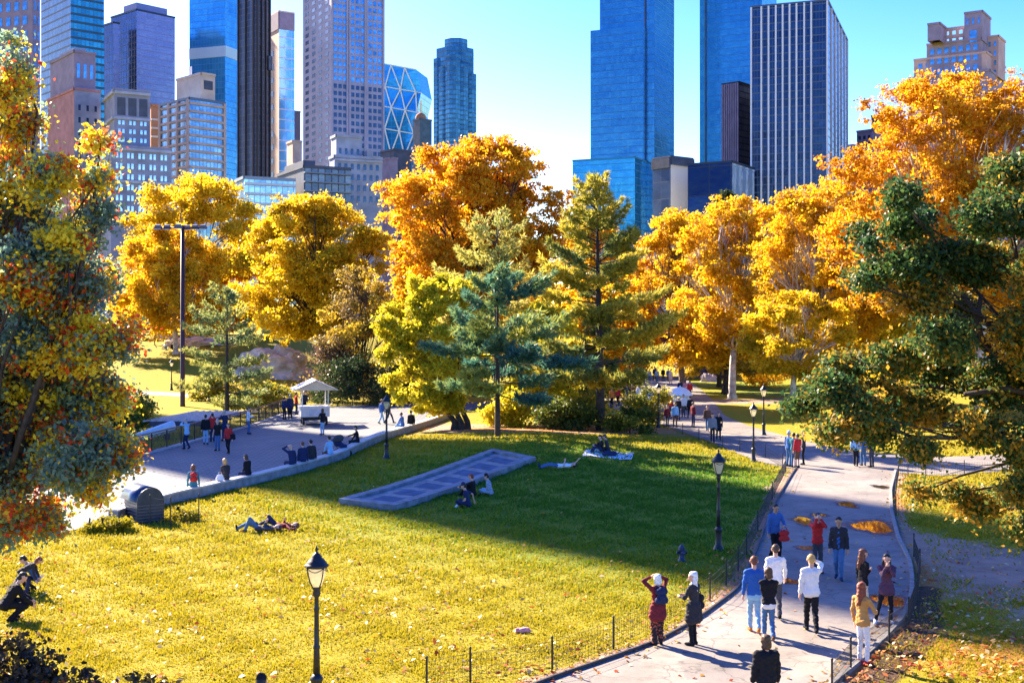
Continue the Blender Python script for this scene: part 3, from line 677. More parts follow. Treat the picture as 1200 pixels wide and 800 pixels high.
# ---- shrubs and grass tufts
def shrub(label, px, py, wpx, hpx, lm, seed, n=9, ncl=150, leaf=0.10, group='shrubs round the lawn', per=26, name='shrub', tint=(0.5,0.2,0.15)):
    b = G(px, py); w = wpx/F*b.y; H = hpx/F*b.y
    lob = auto_lobes(w, w*0.7, 0.1*H, H, n, seed, 'dome', 0.42)
    return broadleaf(name, label, group, b, lob, H*0.3, 0.05, lm, leaf, ncl, per, bark_dark, seed, cl_r=0.16*H+0.12, stems=2, cat='shrub', twig=1, tint=tint)
shrub('low dark green shrub at the right end of the bed, beside the golden pine', 738, 507, 58, 28, shrubm, 81, tint=(0.3,0.15,0.12))
shrub('wide dark shrub between the two pine trunks', 655, 503, 90, 34, shrubm, 82, 12, 220, tint=(0.22,0.15,0.12))
shrub('yellow-lit shrub tucked left of the golden pine\'s trunk', 690, 500, 44, 34, shrubm, 83, tint=(0.75,0.2,0.12))
shrub('green-gold shrub standing behind the golden pine by the path', 760, 497, 50, 44, shrubm, 84, tint=(0.6,0.2,0.12))
shrub('leafy shrub beside the slatted shelter behind the railing', 158, 508, 60, 46, shrubm, 85, 10, 180, tint=(0.55,0.25,0.15))
shrub('dark shrub left of the slatted shelter, by the turning tree', 120, 520, 50, 60, darkgreen, 86, tint=(0.4,0.25,0.15))
shrub('low spread of bushes behind the railing under the small conifer', 300, 482, 90, 30, shrubm, 87, 10, 200, 0.12, tint=(0.5,0.25,0.15))
shrub('sunny low bush below the rock, left of the cart roof', 312, 474, 70, 26, shrubm, 88, 10, 180, 0.13, tint=(0.8,0.2,0.12))
shrub('dark hedge bush at the back of the plaza, behind the cart', 420, 474, 110, 52, darkgreen, 89, 14, 260, 0.12, tint=(0.35,0.2,0.15))
shrub('dark purple bush right of the hedge bush, at the plaza end', 392, 470, 60, 70, brownish, 90, 12, 220, 0.13, tint=(0.2,0.15,0.15))
shrub('rusty dry tuft of grass around the dark drum', 128, 622, 64, 12, gm, 91, 8, 130, 0.06, tint=(0.1,0.2,0.15))
shrub('dry golden tuft behind the short fence by the drum', 212, 610, 40, 10, gm, 92, 8, 110, 0.05, tint=(0.1,0.2,0.15))
shrub('yellow bush by the bridge wall at the right slope', 858, 440, 50, 26, shrubm, 93, 8, 120, 0.14, tint=(0.8,0.15,0.12))
shrub('golden brush under the sycamores above the right-hand lawn', 965, 440, 110, 40, amber, 94, 12, 200, 0.14, tint=(0.6,0.2,0.12))
for i, (px, py, w_, h_, lm_, tn, lab) in enumerate([(905,452,90,34,amber,.5,'amber brush at the foot of the pale-branched sycamores'),(1060,455,120,44,gold,.55,'golden brush on the right slope, seen through the oak'),(1150,440,110,50,amber,.6,'orange brush at the right edge behind the oak'),
        (700,470,90,40,shrubm,.6,'mixed bushes between the golden pine and the bridge crowd'),(470,470,60,46,brownish,.4,'brown bush behind the lamp post at the plaza end'),(250,470,60,26,shrubm,.75,'sunny bushes under the small conifer on the slope'),(600,500,60,40,lemon,.5,'yellow-green bush behind the bare pine trunk')]):
    shrub(lab, px, py, w_, h_, lm_, 120+i, 11, 230, 0.12, tint=(tn,0.2,0.14))
# dark branches below the camera at the bottom left corner
def corner_bush():
    b = Vector((-8.6, 20.0, 0.0)); lob = []
    for px, py, r in [(10,765,34),(50,780,26),(90,800,26),(0,800,50),(40,815,40),(170,797,18),(192,805,14),(120,818,24)]:
        w = W(px, py, 20.0); q = r/F*20.0; lob.append((w.x-b.x, 0, w.z-b.z, q, q*1.2, q*0.6))
    broadleaf('oak_sapling', 'dark twiggy sapling in the bottom left corner', None, b, lob, 0.8, 0.05, leafmat('leaves_sapling', [(0,(0.02,0.02,0.02)),(0.6,(0.07,0.05,0.03)),(0.85,(0.3,0.18,0.03)),(1,(0.4,0.06,0.03))],0.2), 0.055, 130, 30, bark_dark, 95, cl_r=0.2, cat='sapling', twig=3, tint=(0.4,0.25,0.2))
corner_bush()
# ================================================================== BUILDINGS
def curtain(name, glass, glass2, line, floor_h=4.0, bay=1.6, lf=0.18, lb=0.10, rough=0.12, metal=0.55, lit=None, spand=None, big=0.0):
    """window-wall: panes differ a little, floor bands and mullions are their own colour; UV is in metres"""
    if name in MATS: return MATS[name]
    m, nt, out = nodes_of(name)
    uv = N(nt, 'ShaderNodeUVMap'); sp = N(nt, 'ShaderNodeSeparateXYZ'); L(nt, uv.outputs[0], sp.inputs[0])
    def mm(op, a, b=None):
        x = N(nt, 'ShaderNodeMath', operation=op)
        for i, q in enumerate((a, b)):
            if q is None: continue
            if isinstance(q, (int, float)): x.inputs[i].default_value = q
            else: L(nt, q, x.inputs[i])
        return x.outputs[0]
    u = mm('DIVIDE', sp.outputs[0], bay); v = mm('DIVIDE', sp.outputs[1], floor_h)
    cv = N(nt, 'ShaderNodeCombineXYZ'); L(nt, mm('FLOOR', u), cv.inputs[0]); L(nt, mm('FLOOR', v), cv.inputs[1])
    wn = N(nt, 'ShaderNodeTexWhiteNoise', noise_dimensions='2D'); L(nt, cv.outputs[0], wn.inputs['Vector'])
    cv2 = N(nt, 'ShaderNodeCombineXYZ'); L(nt, mm('FLOOR', v), cv2.inputs[1]); wr = N(nt, 'ShaderNodeTexWhiteNoise', noise_dimensions='2D'); L(nt, cv2.outputs[0], wr.inputs['Vector'])
    no = N(nt, 'ShaderNodeTexNoise'); no.inputs['Scale'].default_value = 0.03; no.inputs['Detail'].default_value = 3; L(nt, uv.outputs[0], no.inputs['Vector'])
    mixv = mm('ADD', mm('MULTIPLY', wn.outputs['Value'], 0.30), mm('ADD', mm('MULTIPLY', no.outputs['Fac'], 0.75), mm('MULTIPLY', wr.outputs['Value'], 0.15)))
    stops = [(0.25, glass), (0.85, glass2)]
    if lit: stops += [(0.99, glass2), (1.0, lit)]
    r = ramp(nt, mixv, stops)
    fu = mm('FRACT', u); fv = mm('FRACT', v)
    a = mm('LESS_THAN', fu, lb); b = mm('LESS_THAN', fv, lf)
    col = r.outputs[0]
    for fac, c in ((b, spand or line), (a, line)):
        x = N(nt, 'ShaderNodeMix', data_type='RGBA'); L(nt, fac, x.inputs[0]); L(nt, col, x.inputs[6]); x.inputs[7].default_value = rgba(c); col = x.outputs[2]
    p = N(nt, 'ShaderNodeBsdfPrincipled'); L(nt, col, p.inputs['Base Color'])
    p.inputs['Roughness'].default_value = rough
    ln = mm('MAXIMUM', a, b)
    L(nt, mm('MULTIPLY', mm('SUBTRACT', 1.0, ln), metal), p.inputs['Metallic'])
    L(nt, mm('ADD', mm('MULTIPLY', ln, 0.4), rough), p.inputs['Roughness'])
    # panes are never perfectly flat: slow waviness of the reflections
    wv = N(nt, 'ShaderNodeTexNoise'); wv.inputs['Scale'].default_value = 0.12; wv.inputs['Detail'].default_value = 4; L(nt, uv.outputs[0], wv.inputs['Vector'])
    bp_ = N(nt, 'ShaderNodeBump'); bp_.inputs['Strength'].default_value = 0.5; bp_.inputs['Distance'].default_value = 0.35
    L(nt, mm('ADD', wv.outputs['Fac'], mm('MULTIPLY', wn.outputs['Value'], 0.10)), bp_.inputs['Height']); L(nt, bp_.outputs[0], p.inputs['Normal'])
    L(nt, p.outputs[0], out.inputs[0]); MATS[name] = m; return m

class Bld:
    def __init__(s, name, label, cat='building', group='skyscrapers beyond the park'):
        s.name, s.label, s.cat, s.group = name, label, cat, group; s.root = None; s.blocks = []; s.nwin = 0; s.extra = {}
    def corners(s, xl, xc, xr, D, a):
        a = R_(a); C = Vector(((xc-CX)/F*D, D, 0))
        def run(px, dx, dy):
            u = (px-CX)/F; t = (u*D-C.x)/(dx-u*dy); return t
        tl = run(xl, -math.cos(a), math.sin(a)) if xl is not None else 20
        tr = run(xr, math.sin(a), math.cos(a)) if xr is not None else 20
        tl = tl if 0 < tl < 200 else 40.0; tr = tr if 0 < tr < 200 else 40.0
        dl = Vector((-math.cos(a), math.sin(a), 0)); dr = Vector((math.sin(a), math.cos(a), 0))
        return C, dl*tl, dr*tr
    def block(s, xl, xc, xr, D, ytop, a, m, part='wall', ybot=None, zbot=-4.0, inset=0.0, mR=None, parapet=True, minL=0, minR=0):
        C, l, r = s.corners(xl, xc, xr, D, a)
        if minL and l.length < minL: l = l.normalized()*minL
        if minR and r.length < minR: r = r.normalized()*minR
        zt = CAMZ+(HY-ytop)/F*D; zb = zbot if ybot is None else CAMZ+(HY-ybot)/F*D
        if s.root is None:
            s.root = empty(s.name, C); tag(s.root, s.label, s.cat, s.group)
        o = s.root.location
        base = [C+l, C, C+r, C+l+r]
        me = bpy.data.meshes.new(part); vs = [(p-o)+Vector((0,0,zb)) for p in base]+[(p-o)+Vector((0,0,zt)) for p in base]
        fs = [(0,1,5,4),(1,2,6,5),(2,3,7,6),(3,0,4,7),(4,5,6,7)]
        me.from_pydata([tuple(v) for v in vs], [], fs)
        ul = me.uv_layers.new(name='UVMap'); k = 0; run = 0
        per = [l.length, r.length, l.length, r.length]
        for fi in range(4):
            u0 = run; u1 = run+per[fi]; run = u1+3.7
            for uvv in ((u0,zb),(u1,zb),(u1,zt),(u0,zt)): ul.data[k].uv = uvv; k += 1
        me.materials.append(m)
        if mR: me.materials.append(mR); me.polygons[1].material_index = 1; me.polygons[3].material_index = 1
        ob = bpy.data.objects.new(part, me); COL.objects.link(ob); ob.parent = s.root
        bl = dict(C=C, l=l, r=r, zb=zb, zt=zt, D=D, a=a); s.blocks.append(bl)
        if parapet:
            mb = MB(); t = 0.5; hh = 1.0
            n0 = (l.normalized()+r.normalized())*-0.15
            poly = [p-o for p in (C+l+n0, C+n0, C+r+n0)]
            for p0, p1 in ((poly[0], poly[1]), (poly[1], poly[2])):
                d = p1-p0; M = Matrix.Rotation(math.atan2(d.y, d.x), 3, 'Z')
                c = (p0+p1)/2; c.z = zt+hh/2-0.2; mb.box(c, (d.length+t, t, hh), M)
            mb.build('parapet', m if not isinstance(m, str) else m, s.root)
        return bl
    def face(s, bl, f):
        """origin (left end seen from outside), along, outward"""
        if f == 'L':
            A = bl['C']+bl['l']; d = (-bl['l']); 
        else:
            A = bl['C'].copy(); d = bl['r']
        w = d.length; d = d.normalized(); n = Vector((d.y, -d.x, 0)); return A, d, n, w
    def windows(s, bl, f, cols, rows, m, wf=0.55, hf=0.55, z0=None, z1=None, u0=0.04, u1=0.96, skip=None, sill=None, group=1, gap=0.0):
        A, d, n, w = s.face(bl, f); z0 = bl['zb'] if z0 is None else z0; z1 = bl['zt']-1.0 if z1 is None else z1
        cw = w*(u1-u0)/cols; rh = (z1-z0)/rows
        ww, wh = cw*wf, rh*hf
        me = None; o = s.root.location; rest = s.extra.setdefault(m.name, MB())
        mb = MB(); mb.box((0,0,0), (ww,0.30,wh))
        sm = sill or m
        if sill: mb.box((0,0.05,-wh/2-0.12), (ww*1.15,0.5,0.22), mi=1)
        rot = math.atan2(d.y, d.x)
        M = Matrix.Rotation(rot, 3, 'Z')
        for j in range(rows-1, -1, -1):
            for i in range(cols):
                if skip and skip(i, j): continue
                uu = u0*w+(i+0.5)*cw
                if group > 1: uu += (0.5*(group-1)-(i % group))*gap*cw
                p = A+d*uu+n*0.0-o; p.z = z0+(j+0.5)*rh
                if s.nwin < 100:
                    if me is None:
                        ob = mb.build('window', [m, sm], s.root); me = ob.data
                    else:
                        ob = bpy.data.objects.new('window', me); COL.objects.link(ob); ob.parent = s.root
                    ob.location = p; ob.rotation_euler = (0, 0, rot); s.nwin += 1
                else: rest.box(p, (ww,0.30,wh), M)
    def band(s, bl, f, zs, hh, m, out=0.35, part='floor_band', u0=0.0, u1=1.0):
        A, d, n, w = s.face(bl, f); o = s.root.location; M = Matrix.Rotation(math.atan2(d.y, d.x), 3, 'Z')
        for z in zs:
            mb = MB(); c = A+d*(w*(u0+u1)/2)+n*(out/2-0.05)-o; c.z = z; mb.box(c, (w*(u1-u0), out+0.1, hh), M); mb.build(part, m, s.root)
    def fins(s, bl, f, us, ww, m, out=0.5, part='mullion', z0=None, z1=None):
        A, d, n, w = s.face(bl, f); o = s.root.location; M = Matrix.Rotation(math.atan2(d.y, d.x), 3, 'Z')
        z0 = bl['zb'] if z0 is None else z0; z1 = bl['zt'] if z1 is None else z1
        for u in us:
            mb = MB(); c = A+d*(w*u)+n*(out/2-0.05)-o; c.z = (z0+z1)/2; mb.box(c, (ww, out+0.1, z1-z0), M); mb.build(part, m, s.root)
    def roofbox(s, bl, fx, fy, sx, sy, hh, m, part='roof_plant'):
        o = s.root.location; c = bl['C']+bl['l']*fx+bl['r']*fy-o; c.z = bl['zt']+hh/2
        mb = MB(); d = -bl['l']; M = Matrix.Rotation(math.atan2(d.y, d.x), 3, 'Z'); mb.box(c, (bl['l'].length*sx, bl['r'].length*sy, hh), M); mb.build(part, m, s.root)
    def done(s):
        for k, mb in s.extra.items():
            if mb.v:
                ob = mb.build('window', bpy.data.materials[k], s.root); ob['kind'] = 'stuff'
        return s.root
def zof(y, D): return CAMZ+(HY-y)/F*D

wglass = mat('window_glass_dark', (0.03,0.06,0.12), 0.15, metal=0.4, var=0.5, scale=0.5)
wblue = mat('window_glass_blue', (0.10,0.30,0.55), 0.12, metal=0.5, var=0.45, scale=0.4)
wpale = mat('window_glass_pale', (0.45,0.62,0.75), 0.12, metal=0.4, var=0.35, scale=0.4)
brick_mauve = mat('brick_mauve', (0.22,0.18,0.26), 0.85, var=0.15, scale=0.3)
brick_red = mat('brick_red', (0.32,0.15,0.16), 0.85, var=0.2, scale=0.3)
lime = mat('limestone_grey', (0.22,0.23,0.32), 0.85, var=0.2, scale=0.25)
limel = mat('limestone_trim', (0.33,0.34,0.43), 0.85, var=0.2, scale=0.25)
limeb = mat('limestone_lilac', (0.32,0.31,0.42), 0.85, var=0.12, scale=0.1)
tan = mat('tan_brick', (0.42,0.32,0.28), 0.85, var=0.15, scale=0.3)
tanl = mat('tan_plaster', (0.52,0.41,0.36), 0.85, var=0.12, scale=0.3)
greyst = mat('stone_bluegrey', (0.27,0.30,0.40), 0.85, var=0.2, scale=0.3)
darkst = mat('dark_cladding', (0.05,0.06,0.10), 0.6, var=0.3, scale=0.3)
white = mat('white_metal', (0.75,0.73,0.72), 0.5, var=0.08)
silver = mat('silver_fin', (0.70,0.70,0.74), 0.45, var=0.15)

# 1 tan tower cut by the left edge
b = Bld('apartment_tower', 'mauve stone tower cut off by the left edge, columns of blue windows')
bl = b.block(-55, 38, 47, 520, -90, 20, brick_mauve)
b.windows(bl, 'L', 9, 22, wblue, 0.5, 0.6, z0=40, z1=175); b.windows(bl, 'R', 2, 22, wblue, 0.4, 0.6, z0=40, z1=175); b.done()
# 2 dark teal glass tower
b = Bld('office_tower', 'dark teal glass tower with pale floor bands, second from the left edge')
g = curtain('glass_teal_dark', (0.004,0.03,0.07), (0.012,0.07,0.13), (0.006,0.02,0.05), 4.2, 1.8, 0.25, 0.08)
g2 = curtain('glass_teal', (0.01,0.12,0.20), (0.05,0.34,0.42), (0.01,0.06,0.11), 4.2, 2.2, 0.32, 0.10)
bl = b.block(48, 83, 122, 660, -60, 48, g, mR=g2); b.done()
# 3 brown brick tower with plain side
b = Bld('brick_tower', 'plain red-brown brick tower with a narrower top, just right of the turning tree')
bl = b.block(56, 87, 118, 470, 105, 52, brick_red, mR=lime); b.windows(bl, 'R', 3, 12, wglass, 0.28, 0.45, z0=35, z1=92)
bl2 = b.block(59, 87, 112, 473, 61, 52, brick_mauve, ybot=106); b.windows(bl2, 'R', 3, 1, wblue, 0.45, 0.55, z0=bl2['zt']-12, z1=bl2['zt']-2)
b.roofbox(bl2, .5, .5, .6, .6, 3, limel); b.done()
# 4 masonry apartment house with setbacks
b = Bld('masonry_apartment_house', 'old grey masonry apartment house with cornice, blind top arcade and pairs of pale windows')
bl = b.block(122, 134, 176, 455, 106, 62, lime)
b.windows(bl, 'R', 3, 1, darkst, 0.74, 0.86, z0=zof(136,455), z1=zof(112,455)); b.band(bl, 'R', [zof(138,455), zof(108,455)], 1.0, limel, 0.8, 'cornice'); b.band(bl, 'L', [zof(138,455), zof(108,455)], 1.0, limel, 0.8, 'cornice')
b.windows(bl, 'R', 6, 3, wpale, 0.42, 0.5, z0=zof(168,455), z1=zof(138,455), group=2, gap=0.28)
bl = b.block(118, 130, 201, 445, 172, 62, lime)
b.band(bl, 'R', [zof(174,445), zof(212,445)], 0.9, limel, 0.7, 'cornice')
b.windows(bl, 'R', 10, 6, wpale, 0.42, 0.5, z0=zof(250,445), z1=zof(175,445), group=2, gap=0.28, sill=limel)
b.windows(bl, 'L', 3, 6, wpale, 0.4, 0.5, z0=zof(250,445), z1=zof(175,445)); b.done()
# 5 lilac slab
b = Bld('office_slab', 'lilac blue slab tower with a dark narrow left side and stepped sloping roof')
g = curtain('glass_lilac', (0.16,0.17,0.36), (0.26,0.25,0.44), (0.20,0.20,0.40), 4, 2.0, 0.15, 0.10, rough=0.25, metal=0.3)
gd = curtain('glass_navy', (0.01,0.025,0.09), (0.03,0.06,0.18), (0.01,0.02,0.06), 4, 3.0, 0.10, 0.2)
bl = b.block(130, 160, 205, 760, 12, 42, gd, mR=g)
b.block(122, 133, 140, 758, 27, 42, gd, part='wing', mR=g); b.roofbox(bl, .4, .5, .5, .8, 6, g); b.done()
# 6 tan banded apartment block with bay corner
b = Bld('banded_apartment_block', 'tan apartment block striped with blue window bands under a blank tan penthouse')
g = curtain('glass_bands', (0.05,0.16,0.30), (0.28,0.46,0.62), (0.08,0.12,0.2), 3.2, 1.7, 0.0, 0.14)
bl = b.block(187, 222, 264, 505, 116, 45, g)
zs = np.arange(zof(214,505), bl['zt']+0.5, 3.25); b.band(bl, 'R', zs, 1.0, tan, 0.6); b.band(bl, 'L', zs, 1.0, tan, 0.6)
b.fins(bl, 'L', [0.03, .33, .62, .97], 1.4, tan, 0.7, 'pier'); b.fins(bl, 'R', [0.97], 1.2, tan, 0.7, 'pier')
bl2 = b.block(207, 236, 252, 510, 87, 45, tanl, part='penthouse', ybot=118); b.windows(bl2, 'R', 1, 1, darkst, 0.7, 0.5, z0=bl2['zb']+3, z1=bl2['zt']-0.5)
b.roofbox(bl2, .6, .3, .08, .08, 5, white, 'vent_pipe'); b.done()
# 7 pale blue glass tower
b = Bld('glass_tower', 'bright sky blue glass tower with one pale service band, beside the unfinished tower')
g = curtain('glass_sky', (0.03,0.26,0.55), (0.10,0.48,0.78), (0.05,0.22,0.42), 4.0, 2.2, 0.10, 0.08)
bl = b.block(222, 264, 280, 800, -40, 20, g)
b.band(bl, 'L', [zof(60,800)], 7, mat('pale_band', (0.5,0.6,0.66), 0.6), 0.4, 'service_band'); b.band(bl, 'R', [zof(60,800)], 7, MATS['pale_band'], 0.4, 'service_band')
b.done()
# 8 dark lattice tower under construction
b = Bld('unfinished_tower', 'very dark slim tower under construction, wrapped in steel lattice')
g = curtain('dark_lattice', (0.02,0.035,0.08), (0.06,0.10,0.20), (0.16,0.15,0.19), 3.6, 2.4, 0.12, 0.14, rough=0.4, metal=0.1)
bl = b.block(278, 300, 316, 700, -60, 40, g)
b.fins(bl, 'R', [0.06, .35, .65, .95], 0.5, MATS['kerb_steel'], 1.6, 'hoist_mast'); b.fins(bl, 'L', [.1, .5, .9], 0.4, MATS['kerb_steel'], 1.2, 'hoist_mast')
b.band(bl, 'R', [zof(72,700)], 8, darkst, 2.5, 'hoist_cage', 0.75, 1.0); b.done()
# 9 tan / blue slab
b = Bld('hotel_slab', 'slim tower with cream side and banded blue windows, right of the lattice tower')
cream = mat('cream_concrete', (0.68,0.50,0.40), 0.85, var=0.08, scale=0.1)
g = curtain('glass_bluebands', (0.10,0.33,0.62), (0.25,0.52,0.80), (0.5,0.47,0.50), 6.0, 4.0, 0.10, 0.03)
bl = b.block(312, 327, 345, 720, 14, 58, cream, mR=g)
b.band(bl, 'R', [bl['zt']-5], 10, brick_mauve, 0.5, 'roof_screen'); b.band(bl, 'L', [bl['zt']-5], 10, brick_mauve, 0.5, 'roof_screen')
b.windows(bl, 'L', 1, 14, wglass, 0.18, 0.4, z0=60, z1=170); b.done()
# 10 lilac masonry tower
b = Bld('stone_tower', 'tall lilac stone tower with a tight grid of small blue windows')
bl = b.block(355, 389, 449, 640, -60, 60, limeb)
b.fins(bl, 'R', [0.0, 0.29, 0.34, 0.64, 0.68, 1.0], 1.1, limeb, 0.7, 'pier')
for (u0, u1, c) in ((0.02,0.29,3),(0.35,0.64,3),(0.69,0.98,3)):
    b.windows(bl, 'R', c, 16, wblue, 0.66, 0.60, z0=zof(95,640), z1=zof(-40,640), u0=u0, u1=u1)
    b.windows(bl, 'R', c, 16, wglass, 0.66, 0.58, z0=zof(232,640), z1=zof(96,640), u0=u0, u1=u1)
b.windows(bl, 'L', 4, 31, wglass, 0.46, 0.5, z0=zof(232,640), z1=zof(-40,640)); b.done()
# 11 ornate stepped house in front
b = Bld('stepped_apartment_house', 'pale blue-grey ornate stepped apartment house in front of the lilac tower')
bl = b.block(388, 394, 424, 440, 160, 66, greyst); b.windows(bl, 'R', 4, 5, wglass, 0.4, 0.5, z0=zof(236,440), z1=zof(170,440))
bl = b.block(386, 392, 448, 436, 184, 66, greyst); b.windows(bl, 'R', 7, 4, wglass, 0.42, 0.55, z0=zof(238,436), z1=zof(188,436), sill=limel)
b.band(bl, 'R', [zof(187,436)], 0.8, limel, 0.6, 'cornice'); b.roofbox(bl, .5, .75, .8, .12, 3, greyst, 'chimney'); b.done()
# 12 low front blocks
b = Bld('balcony_apartment_block', 'dark low apartment block with rows of balconies in front of the lilac tower')
g = curtain('dark_balcony', (0.02,0.03,0.06), (0.16,0.17,0.20), (0.03,0.04,0.08), 3.1, 2.4, 0.0, 0.16)
bl = b.block(325, 356, 411, 420, 196, 62, darkst, mR=g); zs = np.arange(zof(245,420), bl['zt'], 3.1); b.band(bl, 'R', zs, 0.45, mat('slab_blue', (0.16,0.2,0.3), 0.8), 1.4, 'balcony')
b.roofbox(bl, .5, .2, .7, .25, 3, darkst); b.done()
b = Bld('white_terrace_block', 'pale low block with white floor edges, at the bottom left of the lattice tower')
g = curtain('pale_terrace', (0.15,0.30,0.45), (0.5,0.68,0.78), (0.2,0.25,0.35), 3.3, 1.9, 0.0, 0.1)
bl = b.block(276, 286, 346, 410, 209, 64, g); zs = np.arange(zof(250,410), bl['zt']+.5, 3.3); b.band(bl, 'R', zs, 0.8, mat('slab_pale', (0.5,0.55,0.65), 0.8), 0.9, 'balcony'); b.done()
b = Bld('tan_rooftop_house', 'small tan ribbed block peeping up at the foot of the lilac tower')
bl = b.block(338, 346, 377, 600, 193, 62, tanl); b.block(336, 343, 354, 604, 166, 62, tan, part='stair_tower', ybot=195); b.fins(bl, 'R', np.linspace(.3,.9,7), 0.8, tan, 0.4, 'pier'); b.done()
b = Bld('distant_block', 'dark narrow block seen in the gap left of the lilac tower')
b.block(338, 344, 352, 800, 131, 50, mat('dist_mauve', (0.12,0.09,0.14), 0.9)); b.done()
b = Bld('terracotta_house', 'orange-brown block with a white penthouse squeezed behind the tan banded block')
bl = b.block(172, 177, 190, 540, 124, 62, mat('terracotta', (0.36,0.15,0.08), 0.9)); b.band(bl, 'R', [zof(y,540) for y in (140,150,160)], 0.8, tanl, 0.5); b.done()
# 13 diagrid tower
b = Bld('diagrid_tower', 'blue glass tower with a white diamond lattice and notched corner')
g = curtain('glass_diagrid', (0.02,0.24,0.52), (0.04,0.36,0.66), (0.02,0.24,0.5), 4.2, 3.0, 0.06, 0.05)
D = 900; o_ = W(449, 380, D); o_.z = 0
root = empty('diagrid_tower', o_); tag(root, b.label, 'building', 'skyscrapers beyond the park')
def wl(px, py, d=0): return W(px, py, D+d)-o_
# four-storey facets fold in and out along the right edge
yr = [(488,82),(493.5,109),(488.5,130),(491,158),(486,200),(491,235)]
mb = MB(); nrow = len(yr)-1
def facade_pt(u, y):
    i = max(0, min(nrow-1, next((k for k in range(nrow) if y <= yr[k+1][1]), nrow-1)))
    t = (y-yr[i][1])/(yr[i+1][1]-yr[i][1]); xr = yr[i][0]+(yr[i+1][0]-yr[i][0])*t
    x = 440+(xr-440)*u; y2 = y+(-9*(1-u))
    return wl(x, y2, -8*u+8)
for i in range(nrow):
    q = [facade_pt(0, yr[i+1][1]-.01), facade_pt(1, yr[i+1][1]-.01), facade_pt(1, yr[i][1]+.01), facade_pt(0, yr[i][1]+.01)]
    mb.add(q, [(0,1,2,3)])
    bk = [v+Vector((6,30,0)) for v in q]; mb.add([q[1], bk[1], bk[2], q[2]], [(0,1,2,3)])
q = [facade_pt(0, 82), facade_pt(1, 82)]; mb.add([q[0], q[1], q[1]+Vector((6,30,0)), q[0]+Vector((0,30,0))], [(0,1,2,3)])
ob = mb.build('facade', g, root); me = ob.data; ul = me.uv_layers.new(name='UVMap')
for lp in me.loops:
    cvt = me.vertices[lp.vertex_index].co; ul.data[lp.index].uv = (cvt.x+cvt.y*0.7, cvt.z)
rows = [82, 109, 132, 158, 186, 214]
for k in range(len(rows)-1):
    mb = MB(); mb.tube([facade_pt(0, rows[k])+Vector((0,-.5,0)), facade_pt(1, rows[k])+Vector((0,-.5,0))], 0.45, 5)
    mb.build('floor_beam', white, root)
    for c in range(3):
        for s_ in (0, 1):
            sh = 0.5 if k % 2 else 0.0
            ua = (c+0.15+sh)/3; ub = ua+(1/6 if s_ else -1/6)
            if not (-0.02 <= ua <= 1.02) : continue
            ub = min(1, max(0, ub)); mb = MB()
            mb.tube([facade_pt(min(1,max(0,ua)), rows[k])+Vector((0,-.6,0)), facade_pt(ub, rows[k+1]-.1)+Vector((0,-.6,0))], 0.55, 5); mb.build('diagonal', white, root)
b = Bld('domed_rooftop', 'small dark block with a brown domed water tank, between diagrid tower and round-cornered tower', 'building')
bl = b.block(484, 492, 506, 820, 140, 50, darkst)
mb = MB(); c = bl['C']-b.root.location; mb.lathe([(0.1,6),(1.5,5.5),(3,4.3),(3.6,3),(3.6,0)][::-1], 14, (c.x, c.y+8, bl['zt'])); mb.lathe([(0.3,0),(0.3,14)], 6, (c.x, c.y+8, bl['zt'])); mb.build('water_tank', mat('terracotta', (0.36,0.15,0.08)), b.root, True); b.done()
b = Bld('dark_rooftop', 'low black roofed block at the foot of the diagrid tower')
b.block(446, 462, 482, 610, 176, 50, darkst); b.block(446, 458, 466, 600, 186, 50, brick_mauve, part='wing'); b.done()
# 14 round-cornered teal tower
b = Bld('bay_windowed_tower', 'dark teal stepped tower with rounded bays and a drum on top, standing alone')
g = curtain('glass_bay', (0.01,0.06,0.12), (0.09,0.26,0.36), (0.02,0.07,0.13), 3.3, 2.0, 0.30, 0.12, spand=(0.03,0.11,0.18))
D = 860; c0 = W(532, 380, D); c0.z = 0; root = empty('bay_windowed_tower', c0); tag(root, b.label, 'building', 'skyscrapers beyond the park')
def oct_(cx, y, wpx, ytop, ybot, part, n=8, m=None):
    rr = wpx/2/F*D; x = (cx-532)/F*D; mb = MB()
    poly = [(x+rr/math.cos(math.pi/n)*math.cos(2*math.pi*(k+.5)/n), y+rr/math.cos(math.pi/n)*math.sin(2*math.pi*(k+.5)/n)) for k in range(n)]
    z0, z1 = zof(ybot, D), zof(ytop, D); mb.prism(poly, z0, z1); ob = mb.build(part, m or g, root)
    me = ob.data; ul = me.uv_layers.new(name='UVMap')
    for p in me.polygons:
        for li in p.loop_indices:
            v = me.vertices[me.loops[li].vertex_index].co; ul.data[li].uv = (math.atan2(v.y-y, v.x-x)*rr, v.z)
for a in [(532,20,44,52,400,'core'),(514,16,15,64,400,'bay'),(531,-2,17,66,400,'bay'),(549,14,17,83,400,'bay'),(522,4,16,78,400,'bay'),(541,4,15,75,400,'bay'),(533,20,27,40,60,'crown_drum'),(534,20,36,58,70,'crown_step')]:
    oct_(*a)
